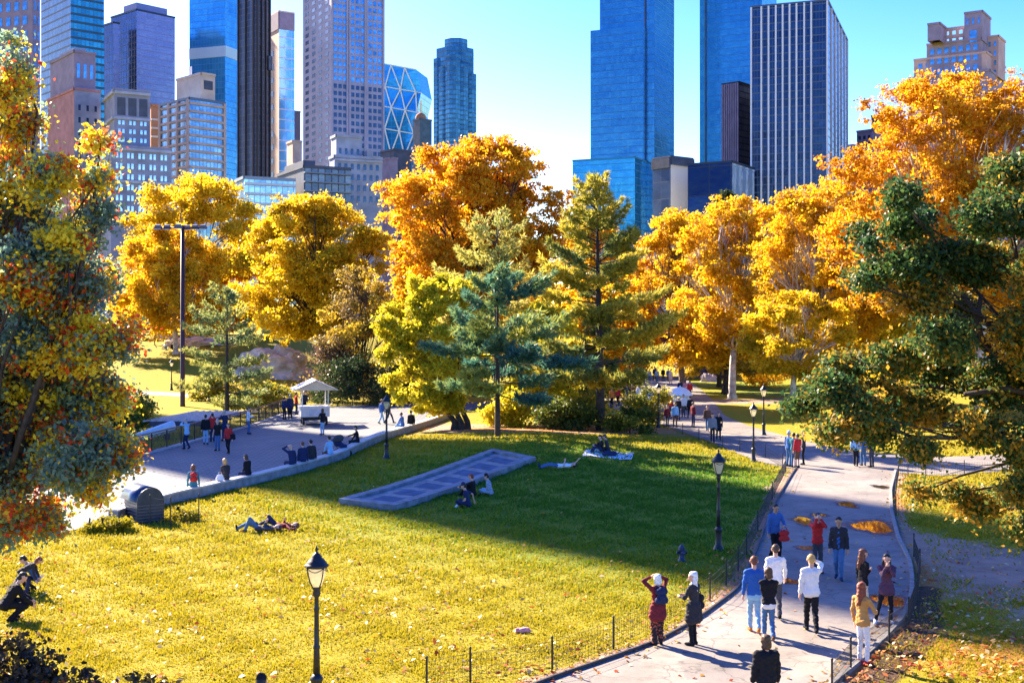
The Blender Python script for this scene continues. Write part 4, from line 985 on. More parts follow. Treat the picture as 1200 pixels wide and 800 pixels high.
# 15 twin blue glass towers
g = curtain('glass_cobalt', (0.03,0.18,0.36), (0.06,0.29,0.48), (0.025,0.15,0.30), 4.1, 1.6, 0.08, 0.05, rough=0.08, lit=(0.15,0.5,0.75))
g2 = curtain('glass_azure', (0.05,0.36,0.62), (0.14,0.52,0.78), (0.04,0.28,0.52), 4.1, 1.6, 0.14, 0.05, rough=0.08)  # lighter glass for right faces: sky reflection painted into the colour
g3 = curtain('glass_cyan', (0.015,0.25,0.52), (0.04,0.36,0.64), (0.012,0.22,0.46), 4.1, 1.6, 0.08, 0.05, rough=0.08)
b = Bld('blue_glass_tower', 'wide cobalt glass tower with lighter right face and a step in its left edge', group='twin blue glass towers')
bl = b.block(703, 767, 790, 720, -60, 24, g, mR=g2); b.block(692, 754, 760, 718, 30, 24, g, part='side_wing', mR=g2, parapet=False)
b.fins(bl, 'L', [0.84], 1.0, darkst, 0.5, 'seam')
b.block(671, 744, 760, 700, 185, 24, g3, part='podium'); b.done()
b = Bld('blue_glass_tower', 'second cobalt glass tower, partly hidden by the black striped tower in front', group='twin blue glass towers')
bl = b.block(820, 893, 910, 770, -60, 24, g, mR=g2); b.fins(bl, 'L', [0.10], 1.0, darkst, 0.5, 'seam'); b.done()
b = Bld('stone_glass_annex', 'low glass corner building with a pale stone cornice, right of the first blue tower')
g4 = curtain('glass_annex', (0.02,0.05,0.14), (0.25,0.35,0.5), (0.05,0.07,0.12), 9, 6, 0.05, 0.04, rough=0.05)
bl = b.block(765, 786, 812, 640, 184, 52, g4, mR=mat('annex_stone', (0.55,0.48,0.45), 0.8)); b.band(bl, 'L', [bl['zt']-3], 5, darkst, 1.2, 'cornice'); b.band(bl, 'R', [bl['zt']-2], 4, darkst, 1.2, 'cornice'); b.done()
b = Bld('mirror_podium', 'dark navy mirror glass podium between the second blue tower and the striped tower')
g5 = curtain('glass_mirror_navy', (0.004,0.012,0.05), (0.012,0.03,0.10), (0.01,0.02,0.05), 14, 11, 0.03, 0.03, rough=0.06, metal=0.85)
bl = b.block(806, 858, 884, 600, 190, 30, g5, mR=curtain('glass_mirror_sky', (0.4,0.55,0.66), (0.7,0.8,0.85), (0.2,0.3,0.4), 14, 11, 0.03, 0.03, rough=0.05)); b.done()  # right face: reflected sky painted in as pale glass
b = Bld('bronze_tower', 'dark bronze ribbed tower half hidden between the blue and the striped tower')
g6 = curtain('glass_bronze', (0.03,0.025,0.05), (0.16,0.11,0.13), (0.02,0.02,0.045), 3.6, 2.2, 0.2, 0.25, rough=0.35, metal=0.2)
bl = b.block(846, 866, 900, 690, 97, 40, g6); b.fins(bl, 'L', np.linspace(0.05,.95,8), 1.0, brick_mauve, 0.7, 'pier'); b.done()
# 16 black tower with white stripes
b = Bld('striped_tower', 'black glass tower with thin white vertical stripes from base to roof')
g7 = curtain('glass_black', (0.008,0.022,0.06), (0.03,0.07,0.16), (0.06,0.09,0.16), 3.9, 1.55, 0.16, 0.12, rough=0.10, lit=(0.25,0.10,0.06))
bl = b.block(880, 970, 993, 620, 1, 21, g7)
b.fins(bl, 'L', [0.005,.14,.235,.33,.42,.51,.60,.70,.79,.995], 0.85, silver, 0.7); b.fins(bl, 'R', [.16,.33,.5,.66,.83,.99], 0.5, silver, 0.6)
b.roofbox(bl, .5, .5, .8, .7, 4, darkst); b.done()
# 17 stepped brown tower on the right
b = Bld('stepped_tower', 'mauve stone tower stepping up to an open square loggia, above the orange sycamore')
st = mat('stone_mauve', (0.27,0.22,0.30), 0.85, var=0.18, scale=0.2); sto = mat('stone_pink', (0.50,0.34,0.32), 0.85, var=0.15, scale=0.2)
D = 560
bl = b.block(1065, 1160, 1186, D, 83, 33, st, part='base_wall'); b.windows(bl, 'L', 10, 4, wblue, 0.5, 0.6, z0=zof(128,D), z1=zof(86,D))
bl1 = b.block(1071, 1156, 1178, D+2, 62, 33, sto, part='step_wall', ybot=84); b.windows(bl1, 'L', 9, 2, wblue, 0.5, 0.6)
bl2 = b.block(1086, 1150, 1170, D+3, 46, 33, st, part='upper_wall', ybot=84); b.windows(bl2, 'L', 7, 3, wblue, 0.6, 0.55)
bl3 = b.block(1087, 1101, 1110, D+3.5, 28, 33, st, part='corner_tower', ybot=47)
bl4 = b.block(1130, 1151, 1161, D+2.6, 14, 33, st, part='corner_tower', ybot=47); b.windows(bl4, 'L', 1, 1, wblue, 0.45, 0.7, z0=zof(50,D), z1=zof(30,D))
b.windows(bl4, 'L', 3, 1, wblue, 0.35, 0.6, z0=zof(28,D), z1=zof(16,D))
# open loggia between the corner towers
A, d, n, w = b.face(bl2, 'L'); M = Matrix.Rotation(math.atan2(d.y, d.x), 3, 'Z')
for k in range(4):
    mb = MB(); c = A+d*(w*(0.30+0.125*k))-n*2-b.root.location; c.z = (zof(46,D)+zof(26,D))/2; mb.box(c, (1.2,1.5,zof(26,D)-zof(46,D)), M); mb.build('loggia_pier', sto, b.root)
for y in (27, 36):
    mb = MB(); c = A+d*(w*0.49)-n*2-b.root.location; c.z = zof(y,D); mb.box(c, (w*0.42,1.8,1.4), M); mb.build('loggia_beam', sto, b.root)
bl5 = b.block(1156, 1170, 1178, D+10, 43, 33, sto, part='side_tower', ybot=90); b.windows(bl5, 'L', 2, 4, wblue, 0.4, 0.5); b.done()
b = Bld('distant_apartment_house', 'small violet apartment block rising left of the stepped tower behind the sycamores')
vi = mat('stone_violet', (0.20,0.17,0.30), 0.9, var=0.2, scale=0.3)
bl = b.block(1004, 1022, 1048, 640, 153, 45, vi); b.windows(bl, 'L', 3, 4, wglass, 0.5, 0.5, z0=zof(190,640), z1=zof(156,640)); b.block(1021, 1028, 1040, 645, 136, 45, brick_red, part='water_tank_house', ybot=154); b.done()
b = Bld('distant_apartment_house', 'low pale block at the foot of the striped tower, almost behind leaves')
b.block(993, 999, 1010, 600, 171, 45, vi); b.done()
# the slim tower whose shadow lies across lawn and walk; it stands south of the frame
def shade_tower():
    n = 34.05; along = 235.0
    ctr = Vector((0.76, 0.65, 0)).normalized()*n+SUN_AZ*along
    root = empty('slim_tower', ctr, math.atan2(SUN_AZ.y, SUN_AZ.x)-math.pi/2); tag(root, 'slim apartment tower standing outside the view on the left', 'building', 'skyscrapers beyond the park')
    mb = MB(); mb.box((0,0,88), (16.9,26,184)); mb.build('wall', lime, root)
    mb = MB()
    for k in range(50): mb.box((0,-13.1,8+k*3.4), (10,0.3,1.7))
    o = mb.build('window', wglass, root); o['kind'] = 'stuff'
shade_tower()
# ================================================================== PEOPLE
def rcone(a, b, ra, rb, n=10):
    """closed round cone between two joints"""
    a, b = Vector(a), Vector(b); d = b-a; l = d.length
    t = d/l if l > 1e-6 else Vector((0,0,1)); u = t.orthogonal().normalized(); w = t.cross(u)
    prof = []
    for k in range(4): an = math.pi/2*k/4; prof.append((ra*math.sin(an), -ra*math.cos(an), 0))
    prof.append((ra, 0, 0)); prof.append((rb, l, 0))
    for k in range(3, -1, -1): an = math.pi/2*k/4; prof.append((rb*math.sin(an), l+rb*math.cos(an), 0))
    prof[0] = (0.0015, prof[0][1], 0); prof[-1] = (0.0015, prof[-1][1], 0)
    vs = []; fs = []
    for r, z, _ in prof:
        for k in range(n):
            an = 2*math.pi*k/n; vs.append(a+t*z+(u*math.cos(an)+w*math.sin(an))*r)
    m = len(prof)
    for i in range(m-1):
        for k in range(n):
            k2 = (k+1) % n; fs.append((i*n+k, i*n+k2, (i+1)*n+k2, (i+1)*n+k))
    fs.append(tuple(range(n-1,-1,-1))); fs.append(tuple((m-1)*n+k for k in range(n)))
    return vs, fs
def fuse(name, cones, voxel, smooth=2, fold=0.0, seed=0):
    """one continuous skin over overlapping round cones"""
    mb = MB()
    for c in cones:
        vs, fs = rcone(*c); mb.add(vs, fs)
    me = bpy.data.meshes.new(name); me.from_pydata(mb.v, [], mb.f); ob = bpy.data.objects.new('tmp', me); COL.objects.link(ob)
    r = ob.modifiers.new('r', 'REMESH'); r.mode = 'VOXEL'; r.voxel_size = voxel
    if smooth:
        s = ob.modifiers.new('s', 'SMOOTH'); s.iterations = smooth; s.factor = 0.5
    dg = bpy.context.evaluated_depsgraph_get(); out = bpy.data.meshes.new_from_object(ob.evaluated_get(dg)); out.name = name
    bpy.data.objects.remove(ob); bpy.data.meshes.remove(me)
    if fold:
        n = len(out.vertices); co_ = np.empty(n*3, np.float32); out.vertices.foreach_get('co', co_); co_ = co_.reshape(-1, 3)
        no = np.empty(n*3, np.float32); out.vertices.foreach_get('normal', no); no = no.reshape(-1, 3)
        x, y, z = co_.T; k = seed*1.7
        d = np.sin(z*38+x*14+k)*np.sin(x*26-y*22+z*9+k)+0.6*np.sin(z*70+y*30+k)*np.sin(x*40+k)
        out.vertices.foreach_set('co', (co_+no*d[:,None]*fold).ravel())
    out.polygons.foreach_set('use_smooth', np.ones(len(out.polygons), bool)); out.update()
    return out
def ik(a, b, l1, l2, pole):
    a, b = Vector(a), Vector(b); d = b-a; L_ = d.length
    if L_ > (l1+l2)*0.995: b = a+d*((l1+l2)*0.995/L_); d = b-a; L_ = d.length
    c = (l1*l1-l2*l2+L_*L_)/(2*L_); hh = math.sqrt(max(0, l1*l1-c*c)); t = d/L_
    p = Vector(pole); p = p-t*p.dot(t)
    p = p.normalized() if p.length > 1e-5 else t.orthogonal().normalized()
    return a+t*c+p*hh, b
V3 = Vector
def skel(pose='stand', armL='down', armR='down', stride=0.0, turn=0.0, nod=0.0, spread=0.09):
    S = dict(P=V3((0,0,.95)), U=V3((0,0,1)), F=V3((0,1,0)), legpole=V3((0,1,0.15)))
    fl, fr = V3((-spread, 0, .08)), V3((spread, 0.02, .08))
    if pose == 'walk':
        s = stride or 0.34; fl, fr = V3((-.075, s, .09)), V3((.075, -s, .14)); S['P'].z = 0.93; S['U'] = V3((0,.05,1)).normalized()
    elif pose == 'lean': S['U'] = V3((-.12,.1,1)).normalized()
    elif pose == 'contra': fl, fr = V3((-.12,0,.08)), V3((.26,.06,.08)); S['P'].z = 0.92; S['P'].x = -.02
    elif pose == 'wall': S['P'] = V3((0,0,.55)); fl, fr = V3((-.1,.44,.08)), V3((.1,.40,.08)); S['U'] = V3((0,.14,1)).normalized(); S['legpole'] = V3((0,.4,1))
    elif pose == 'ground': S['P'] = V3((0,0,.13)); fl, fr = V3((-.13,.55,.08)), V3((.13,.58,.08)); S['U'] = V3((0,.12,1)).normalized(); S['legpole'] = V3((0,0,1))
    elif pose == 'cross': S['P'] = V3((0,0,.13)); fl, fr = V3((.16,.36,.07)), V3((-.16,.42,.07)); S['U'] = V3((0,.25,1)).normalized(); S['legpole'] = V3((0,1,.5))
    elif pose == 'lie': S['P'] = V3((0,0,.13)); S['U'] = V3((0,-1,.04)).normalized(); S['F'] = V3((0,0,1)); fl, fr = V3((-.1,.85,.08)), V3((.1,.85,.09)); S['legpole'] = V3((0,0,1))
    elif pose == 'lieknee': S['P'] = V3((0,0,.13)); S['U'] = V3((0,-1,.04)).normalized(); S['F'] = V3((0,0,1)); fl, fr = V3((-.1,.45,.08)), V3((.1,.80,.09)); S['legpole'] = V3((0,.1,1))
    elif pose == 'crouch': S['P'] = V3((0,-.12,.40)); fl, fr = V3((-.13,.12,.08)), V3((.13,-.02,.08)); S['U'] = V3((0,.55,.83)).normalized(); S['legpole'] = V3((0,1,.6))
    elif pose == 'bend': S['P'] = V3((0,-.15,.86)); S['U'] = V3((0,.9,.5)).normalized()
    P, U, Fw = S['P'], S['U'], S['F']; Rt = V3((1,0,0)); Fw = (Fw-U*Fw.dot(U)).normalized()
    neck = P+U*.53; chest = P+U*.36
    hd = (U+Fw*(0.18+nod)).normalized() if pose not in ('lie','lieknee') else (U+Fw*0.12).normalized()
    if pose in ('bend','crouch'): hd = (U+V3((0,.2,.25))).normalized()
    head = neck+hd*.165
    ct, st_ = math.cos(turn), math.sin(turn)
    face = (Fw*ct+Rt*(-st_)); face = (face-hd*face.dot(hd)*0.8); face = (face-U*nod*0.6).normalized()
    S.update(neck=neck, chest=chest, head=head, hd=hd, face=face)
    for sg, nm, arm, ft in ((-1,'L',armL,fl), (1,'R',armR,fr)):
        sh = neck-U*.06+Rt*sg*.175; hip = P+Rt*sg*.085
        down = -U if pose not in ('lie','lieknee') else V3((0,1,-.08)).normalized()
        if pose in ('bend','crouch'): down = V3((0,.25,-1)).normalized()
        pole = -Fw*0.8+Rt*sg*0.5
        T = {'down': sh+down*.53+Rt*sg*.07+Fw*.06, 'swingf': sh+down*.47+Rt*sg*.06+Fw*.25, 'swingb': sh+down*.48+Rt*sg*.07-Fw*.22,
             'bent': sh+down*.26+Fw*.30-Rt*sg*.03, 'hold': neck-U*.20+Fw*.26+Rt*sg*.035, 'face': head+Fw*.17+Rt*sg*.06-U*.02,
             'phone': head+Rt*sg*.10+Fw*.03-U*.02, 'brow': head+Fw*.13+Rt*sg*.10+U*.05, 'mouth': neck+Fw*.20+Rt*sg*.03+U*.02,
             'hip': P+Rt*sg*.20+U*.10+Fw*.02, 'knee': V3((sg*.12,.42,.42)), 'ground': sh*1.0+Rt*sg*.22-U*.42-Fw*.15, 'behind': head+Rt*sg*.12-Fw*.10+U*.02,
             'lap': P+Fw*.26+U*.12+Rt*sg*.05, 'reach': sh+Fw*.5-U*.12, 'belly': P+U*.28+Fw*.20+Rt*sg*.02, 'up': sh+U*.45+Fw*.2}[arm]
        if arm in ('brow','behind'): pole = Rt*sg*1.0-U*.4
        if arm in ('phone','face','mouth','hold'): pole = Rt*sg*.55-U*1.0
        if arm == 'hip': pole = Rt*sg-Fw*.3
        el, hand = ik(sh, T, .285, .255, pole)
        lp = S['legpole']+(Rt*sg*.9 if pose == 'cross' else Rt*sg*0.12 if pose == 'ground' else V3((0,0,0)))
        kn, an = ik(hip, ft, .445, .43, lp)
        S['sh'+nm], S['el'+nm], S['ha'+nm], S['hip'+nm], S['kn'+nm], S['an'+nm] = sh, el, hand, hip, kn, an
    return S
FIG_CACHE = {}
def figure_meshes(key, sex='m', build=1.0, top='jacket', leg='trousers', coat=0.0, hair='short', sleeve='long', vox=0.016, hat=None, front=False, scarf=False, hem=False, **pose):
    k = (front, scarf, hem, key, sex, build, top, leg, coat, hair, sleeve, vox, hat, tuple(sorted(pose.items())))
    if k in FIG_CACHE: return FIG_CACHE[k]
    s = skel(**pose); w = build; f = sex == 'f'; U = V3((s['neck']-s['P'])).normalized(); P = s['P']; X = V3((1,0,0))
    hd, fc = s['hd'], s['face']; hc = s['head']; sdx = hd.cross(fc).normalized()
    fw = (s['face']-U*s['face'].dot(U)).normalized() if (s['face']-U*s['face'].dot(U)).length > .1 else V3((0,1,0))
    B = []
    B += [(hc+hd*.045-fc*.022, hc+hd*.03+fc*.018, .088, .084), (hc-hd*.055+fc*.03, hc+hd*.02+fc*.03, .058, .074), (hc-hd*.005+fc*.1, hc-hd*.03+fc*.117, .011, .016),
          (s['neck']-U*.02, hc-hd*.04-fc*.012, .056, .053)]
    for sg in (-1, 1): B.append((hc-hd*.01+sdx*sg*.085, hc+hd*.022+sdx*sg*.088-fc*.008, .016, .02))
    B += [(s['chest']-X*.04, s['chest']+X*.04, .06*w, .06*w), (s['chest'], P, .06*w, .06*w), (s['hipL'], s['hipR'], .055, .055), (s['neck']-U*.03, s['chest'], .05, .06)]
    hs_ = (0.9 if f else 1.0)
    for n in 'LR':
        sh, el, ha, hp, kn, an = (s[q+n] for q in ('sh','el','ha','hip','kn','an'))
        B += [(s['neck']-U*.05, sh, .05, .045), (sh, el, .042*hs_, .036*hs_), (el, ha, .036*hs_, .026*hs_)]
        d = (ha-el).normalized(); sd = d.orthogonal().normalized()
        inn = X*(1 if n == 'L' else -1); pl = (inn-d*inn.dot(d)); pl = pl.normalized() if pl.length > .1 else sd; wd = d.cross(pl)
        B.append((ha, ha+d*.085, .030, .034))
        for q, ln in ((-1.5,.062),(-.5,.075),(.5,.08),(1.5,.068)):
            r0 = ha+d*.085+wd*q*.017; m1 = r0+d*ln*.55+pl*.008; B += [(r0, m1, .011, .0105), (m1, m1+d*ln*.4+pl*.02, .0105, .009)]
        th = ha+d*.02+wd*(.03 if n == 'L' else -.03)
        B.append((th, th+d*.055+wd*(.022 if n == 'L' else -.022)+pl*.015, .013, .011))
        B += [(hp, kn, .058, .046), (kn, an, .045, .034)]
    out = {}
    out['body'] = fuse('body', B, vox*0.8, 1)
    # upper garment
    T = []; tw = w*(0.90 if f else 1.0); bd = (1.14 if top in ('coat','puffer') else 1.0)*(w**.5)
    Cc = s['chest']+U*.055; Wc = P+U*.17; Hc = P-U*.02; wr = .080 if f else .090
    for sg in (-1, 1):
        T += [(Cc+X*sg*.078*tw, Wc+X*sg*.052*tw, .096*bd, wr*bd), (Wc+X*sg*.052*tw, Hc+X*sg*.07*w, wr*bd, .108*w), (s['neck']-U*.012, s['sh'+('L' if sg < 0 else 'R')], .050, .060)]
    T += [(Cc-X*.07*tw, Cc+X*.07*tw, .098*bd, .098*bd), (Cc, Wc, .105*bd, .098*bd), (Wc, Hc, .098*bd, .112*w), (Hc-X*.06, Hc+X*.06, .11*w, .11*w), (s['neck']-U*.05, Cc, .066, .095*bd)]
    if f: T += [(s['chest']+fw*.05-X*.065+U*.01, s['chest']+fw*.05+X*.065+U*.01, .078, .078)]
    if pose.get('pose') in ('lie','lieknee','wall','ground','cross','crouch'): coat = min(coat, 0.02)
    if coat > 0:
        hem = P-U*coat
        for sg in (-1, 1):
            T += [(P+X*sg*.07, hem+X*sg*.085+fw*.02, .12*w, .13*w), (P+X*sg*.05+fw*.02, hem+X*sg*.05+fw*.07, .11*w, .11*w), (P+X*sg*.05-fw*.03, hem+X*sg*.05-fw*.06, .11*w, .11*w)]
    for n in 'LR':
        sh, el, ha = s['sh'+n], s['el'+n], s['ha'+n]; sl = .064*(0.88 if f else 1)*(1.22 if top == 'puffer' else 1)
        T += [(sh, el, sl, sl*.84)]
        if sleeve == 'long': T += [(el, el.lerp(ha, .94), sl*.84, sl*.66)]
        elif sleeve == 'rolled': T += [(el, el.lerp(ha, .3), sl*.84, sl*.8)]
        else: T[-1] = (sh, sh.lerp(el, .6), sl, sl*.95)
    out['top'] = fuse('jacket', T, vox, 2, 0.009 if vox < .025 else 0, hash(key) % 17)
    if front: out['front'] = fuse('shirt_front', [(s['neck']-U*.10+fw*.052, P+U*.16+fw*.048, .052, .062), (P+U*.16+fw*.048, P-U*.0+fw*.055, .062, .068)], vox, 1, .004, 2)
    if scarf: out['scarf'] = fuse('scarf', [(s['neck']+U*.005-X*.035, s['neck']+U*.005+X*.035, .064, .064), (s['neck']+fw*.05, s['chest']+fw*.09+X*.04, .045, .045), (s['neck']-fw*.05, s['chest']-fw*.085-X*.05, .045, .04)], vox, 1, .006, 4)
    if hem: out['hem'] = fuse('shirt_hem', [(P-U*.07-X*.062, P-U*.07+X*.062, .112*w, .112*w), (P-U*.03-X*.06, P-U*.03+X*.06, .106*w, .106*w)], vox, 1, .005, 6)
    # legs
    Lg = [(P-X*.06, P+X*.06, .099*w, .099*w), (P+U*.05-X*.04, P+U*.05+X*.04, .082*w, .082*w)]
    fit = 0.86 if leg == 'leggings' else (1.22 if leg == 'loose' else 1.0)
    for n in 'LR':
        hp, kn, an = s['hip'+n], s['kn'+n], s['an'+n]; e = kn.lerp(an, 0.97 if leg != 'shorts' else 0.1)
        Lg += [(hp-X*(.012 if n == 'R' else -.012), kn, .090*w*(fit if fit > 1 else .95), .068*w*fit), (kn, e, .066*w*fit, .056*fit if leg != 'shorts' else .066)]
    out['legs'] = fuse('trousers', Lg, vox, 2, 0.008 if vox < .025 else 0, 3)
    # shoes
    for n in 'LR':
        an = s['an'+n]; sh_ = (an-s['kn'+n]).normalized()
        if pose.get('pose') in ('lie','lieknee'): td = V3((0,.25,1)) if an.y > .6 else V3((0,1,.0))
        elif pose.get('pose') == 'cross': td = V3((1 if n == 'L' else -1, .4, 0))
        else: td = V3((-.22 if n == 'L' else .22, 1, 0))
        if pose.get('pose') == 'walk' and n == 'R': td = V3((.1, 1, -.35))
        td.normalize(); dn = V3((0,0,-1)) if pose.get('pose') not in ('lie',) else V3((0,1,0))
        out['shoe'+n] = fuse('shoe', [(an-dn*.01, an+dn*.03, .05, .05), (an+dn*.034-td*.045, an+dn*.034+td*.07, .044, .046), (an+dn*.036+td*.07, an+dn*.042+td*.155, .046, .036)], max(.014, vox*.8), 1)
    # hair or hat
    hcap = hc+hd*.052-fc*.024; H_ = []
    if hair != 'none':
        H_ += [(hcap, hcap+hd*.008+fc*.018, .096, .088), (hcap-hd*.05-fc*.03, hcap-fc*.01, .078, .09)]
        if hair == 'bob': H_ += [(hcap-fc*.03, hc-hd*.10-fc*.045, .085, .062), (hcap+sdx*.05, hc-hd*.10+sdx*.065-fc*.02, .05, .038), (hcap-sdx*.05, hc-hd*.10-sdx*.065-fc*.02, .05, .038)]
        if hair == 'long':
            H_ += [(hcap-fc*.03, hc-hd*.13-fc*.065, .085, .07), (hc-hd*.13-fc*.065, hc-hd*.34-fc*.085, .07, .045), (hcap+sdx*.055, hc-hd*.16+sdx*.085-fc*.01, .046, .036), (hcap-sdx*.055, hc-hd*.16-sdx*.085-fc*.01, .046, .036),
                   (hc-hd*.16+sdx*.085-fc*.02, hc-hd*.30+sdx*.075-fc*.03, .036, .022), (hc-hd*.16-sdx*.085-fc*.02, hc-hd*.30-sdx*.075-fc*.03, .036, .022)]
        if hair == 'bun': H_ += [(hcap-fc*.10+hd*.04, hcap-fc*.11+hd*.05, .045, .04)]
        if hair == 'pony': H_ += [(hcap-fc*.10, hcap-fc*.13-hd*.14, .036, .022)]
        out['hair'] = fuse('hair', H_, max(.014, vox*.85), 1, 0.008 if vox < .025 else 0, 5)
    if hat:
        ha_ = [(hcap+hd*.03, hcap+hd*.035, .098, .094)]
        if hat == 'cap': ha_ += [(hcap+hd*.02+fc*.08+sdx*.03, hcap+hd*.012+fc*.16+sdx*.02, .025, .018), (hcap+hd*.02+fc*.08-sdx*.03, hcap+hd*.012+fc*.16-sdx*.02, .025, .018)]
        out['hat'] = fuse('hat', ha_, max(.014, vox*.85), 1)
    out['eyes'] = [hc+hd*.012+fc*.106+sdx*sg*.034 for sg in (-1,1)]; out['S'] = s
    FIG_CACHE[k] = out; return out
skins = [mat('skin_light', (0.62,0.36,0.26), 0.6, var=0.08, scale=9), mat('skin_tan', (0.45,0.24,0.15), 0.6, var=0.08, scale=9), mat('skin_dark', (0.16,0.085,0.055), 0.6, var=0.1, scale=9)]
CL = dict(black=(0.012,0.012,0.016), navy=(0.02,0.03,0.09), blue=(0.05,0.13,0.36), royal=(0.03,0.12,0.42), sky=(0.28,0.50,0.72), denim=(0.07,0.15,0.30), ltdenim=(0.26,0.42,0.60), white=(0.78,0.77,0.78), red=(0.55,0.03,0.03),
          maroon=(0.17,0.022,0.03), brown=(0.14,0.07,0.04), tan=(0.48,0.25,0.08), grey=(0.22,0.22,0.25), dgrey=(0.06,0.06,0.075), cream=(0.70,0.62,0.52), olive=(0.10,0.10,0.04), orange=(0.6,0.18,0.03), pink=(0.62,0.30,0.34), teal=(0.05,0.22,0.26), charcoal=(0.035,0.033,0.04))
def cloth(c): return mat('cloth_'+c, CL[c], 0.85, var=0.10, scale=5, bump=0.25, bscale=160, spec=0.2)
def plaid(name, a, b_, s=34):
    if name in MATS: return MATS[name]
    m, nt, out = nodes_of(name); p = N(nt, 'ShaderNodeBsdfPrincipled'); p.inputs['Roughness'].default_value = .9
    tc = N(nt, 'ShaderNodeTexCoord'); c = N(nt, 'ShaderNodeTexChecker'); c.inputs['Scale'].default_value = s; c.inputs['Color1'].default_value = rgba(a); c.inputs['Color2'].default_value = rgba(b_)
    L(nt, tc.outputs['Object'], c.inputs['Vector']); L(nt, c.outputs[0], p.inputs['Base Color']); L(nt, p.outputs[0], out.inputs[0]); MATS[name] = m; return m
def floral():
    if 'cloth_floral' in MATS: return MATS['cloth_floral']
    m, nt, out = nodes_of('cloth_floral'); p = N(nt, 'ShaderNodeBsdfPrincipled'); p.inputs['Roughness'].default_value = .9
    tc = N(nt, 'ShaderNodeTexCoord'); v = N(nt, 'ShaderNodeTexVoronoi'); v.inputs['Scale'].default_value = 16; L(nt, tc.outputs['Object'], v.inputs['Vector'])
    r = ramp(nt, v.outputs['Distance'], [(0.18, (0.50,0.05,0.03)), (0.34, (0.28,0.10,0.05)), (0.42, (0.02,0.012,0.015))]); L(nt, r.outputs[0], p.inputs['Base Color']); L(nt, p.outputs[0], out.inputs[0]); MATS['cloth_floral'] = m; return m
HAIRC = dict(black=(0.012,0.01,0.01), brown=(0.07,0.035,0.02), blond=(0.50,0.30,0.10), white=(0.80,0.78,0.78), grey=(0.35,0.34,0.34), red=(0.22,0.05,0.02), auburn=(0.15,0.05,0.025))
def hairm(c): return mat('hair_'+c, HAIRC[c], 0.55, var=0.3, scale=30)
def person(px, py, label, heading=0, H=1.72, group=None, skin=0, tc='navy', lc='denim', sc='black', hc='brown', hatc='black', frontc='blue', scarfc='white', hemc='white', near=False, at=None, zoff=0.0, **kw):
    """feet (or seat) stand at the place measured at px,py; heading 0 looks away from the camera, 90 looks left"""
    pos = Vector(at) if at is not None else G(px, py)
    pos.z += zoff+(0.03 if in_any_walk(np.array([pos.x]), np.array([pos.y]))[0] else 0.0)
    kw.setdefault('vox', 0.015 if near else 0.03)
    fm = figure_meshes(('near' if near else 'far'), **kw)
    r = empty('person', pos, R_(heading)); s = H/1.76; r.scale = (s, s, s); tag(r, label, 'person', group)
    cm = lambda c: c if not isinstance(c, str) else cloth(c)
    def put(name, me, m):
        o = bpy.data.objects.new(name, me)
        if len(me.materials) == 0: me.materials.append(m)
        COL.objects.link(o); o.parent = r
        o.material_slots[0].link = 'OBJECT'; o.material_slots[0].material = m
        return o
    put('body', fm['body'], skins[skin]); put('coat' if kw.get('coat', 0) > .1 else ('jacket' if kw.get('top','jacket') != 'shirt' else 'shirt'), fm['top'], cm(tc))
    put('leggings' if kw.get('leg') == 'leggings' else 'trousers', fm['legs'], cm(lc)); put('shoe', fm['shoeL'], cm(sc)); put('shoe', fm['shoeR'], cm(sc))
    if 'hair' in fm: put('hair', fm['hair'], hairm(hc))
    for nm_, key_, cc_ in (('shirt_front','front',frontc),('scarf','scarf',scarfc),('shirt_hem','hem',hemc)):
        if key_ in fm: put(nm_, fm[key_], cm(cc_))
    if 'hat' in fm: put('hat', fm['hat'], cm(hatc))
    if near:
        for e in fm['eyes']:
            mb = MB(); vs, fs = rcone(e, e+V3((.0005,0,0)), .0085, .0085, 8); mb.add(vs, fs); mb.build('eye', mat('eye_dark', (0.02,0.015,0.012), 0.2), r, True)
    r['_s'] = 0; del r['_s']
    return r, fm['S'], s
def attach_world(r, S_pt, s):
    a = r.rotation_euler.z; v = Vector(S_pt)*s
    return Vector((r.location.x+v.x*math.cos(a)-v.y*math.sin(a), r.location.y+v.x*math.sin(a)+v.y*math.cos(a), r.location.z+v.z))
def bag(r, S, s, where, c, label, name='backpack', size=(.27,.14,.38)):
    if where == 'back': p = S['chest']-V3((0,.19,.03)); 
    elif where == 'sideR': p = S['hipR']+V3((.17,.02,.06))
    elif where == 'sideL': p = S['hipL']+V3((-.17,.02,.06))
    elif where == 'handR': p = S['haR']+V3((0,.02,-.30))
    elif where == 'handL': p = S['haL']+V3((0,.02,-.30))
    w = attach_world(r, p, s); o = empty(name, w, r.rotation_euler.z); tag(o, label, name.replace('_', ' '))
    m = cloth(c); x, y, z = size
    me = fuse('bag_body', [(V3((-x*.28,0,-z*.28)), V3((x*.28,0,-z*.28)), y*.62, y*.62), (V3((-x*.28,0,z*.22)), V3((x*.28,0,z*.22)), y*.55, y*.55), (V3((0,0,-z*.3)), V3((0,0,z*.3)), y*.66, y*.6)], .02, 2)
    me.materials.append(m); b = bpy.data.objects.new('bag_body', me); COL.objects.link(b); b.parent = o
    mb = MB()
    if name == 'backpack':
        for sg in (-1, 1): mb.tube([(sg*x*.3, y*.4, -z*.35), (sg*x*.36, y*1.1, 0), (sg*x*.34, y*1.3, z*.36), (sg*x*.28, y*.3, z*.46)], .018, 6)
        mb.box((0,-y*.62,-z*.12), (x*.55, y*.2, z*.36)); mb.build('strap', m, o, True)
    else:
        mb.tube([(-x*.3,0,z*.3),(-x*.24,0,z*.62),(0,0,z*.78),(x*.24,0,z*.62),(x*.3,0,z*.3)], .012, 6); mb.build('handle', m, o, True)
    return o
g_w = 'people on the walk'
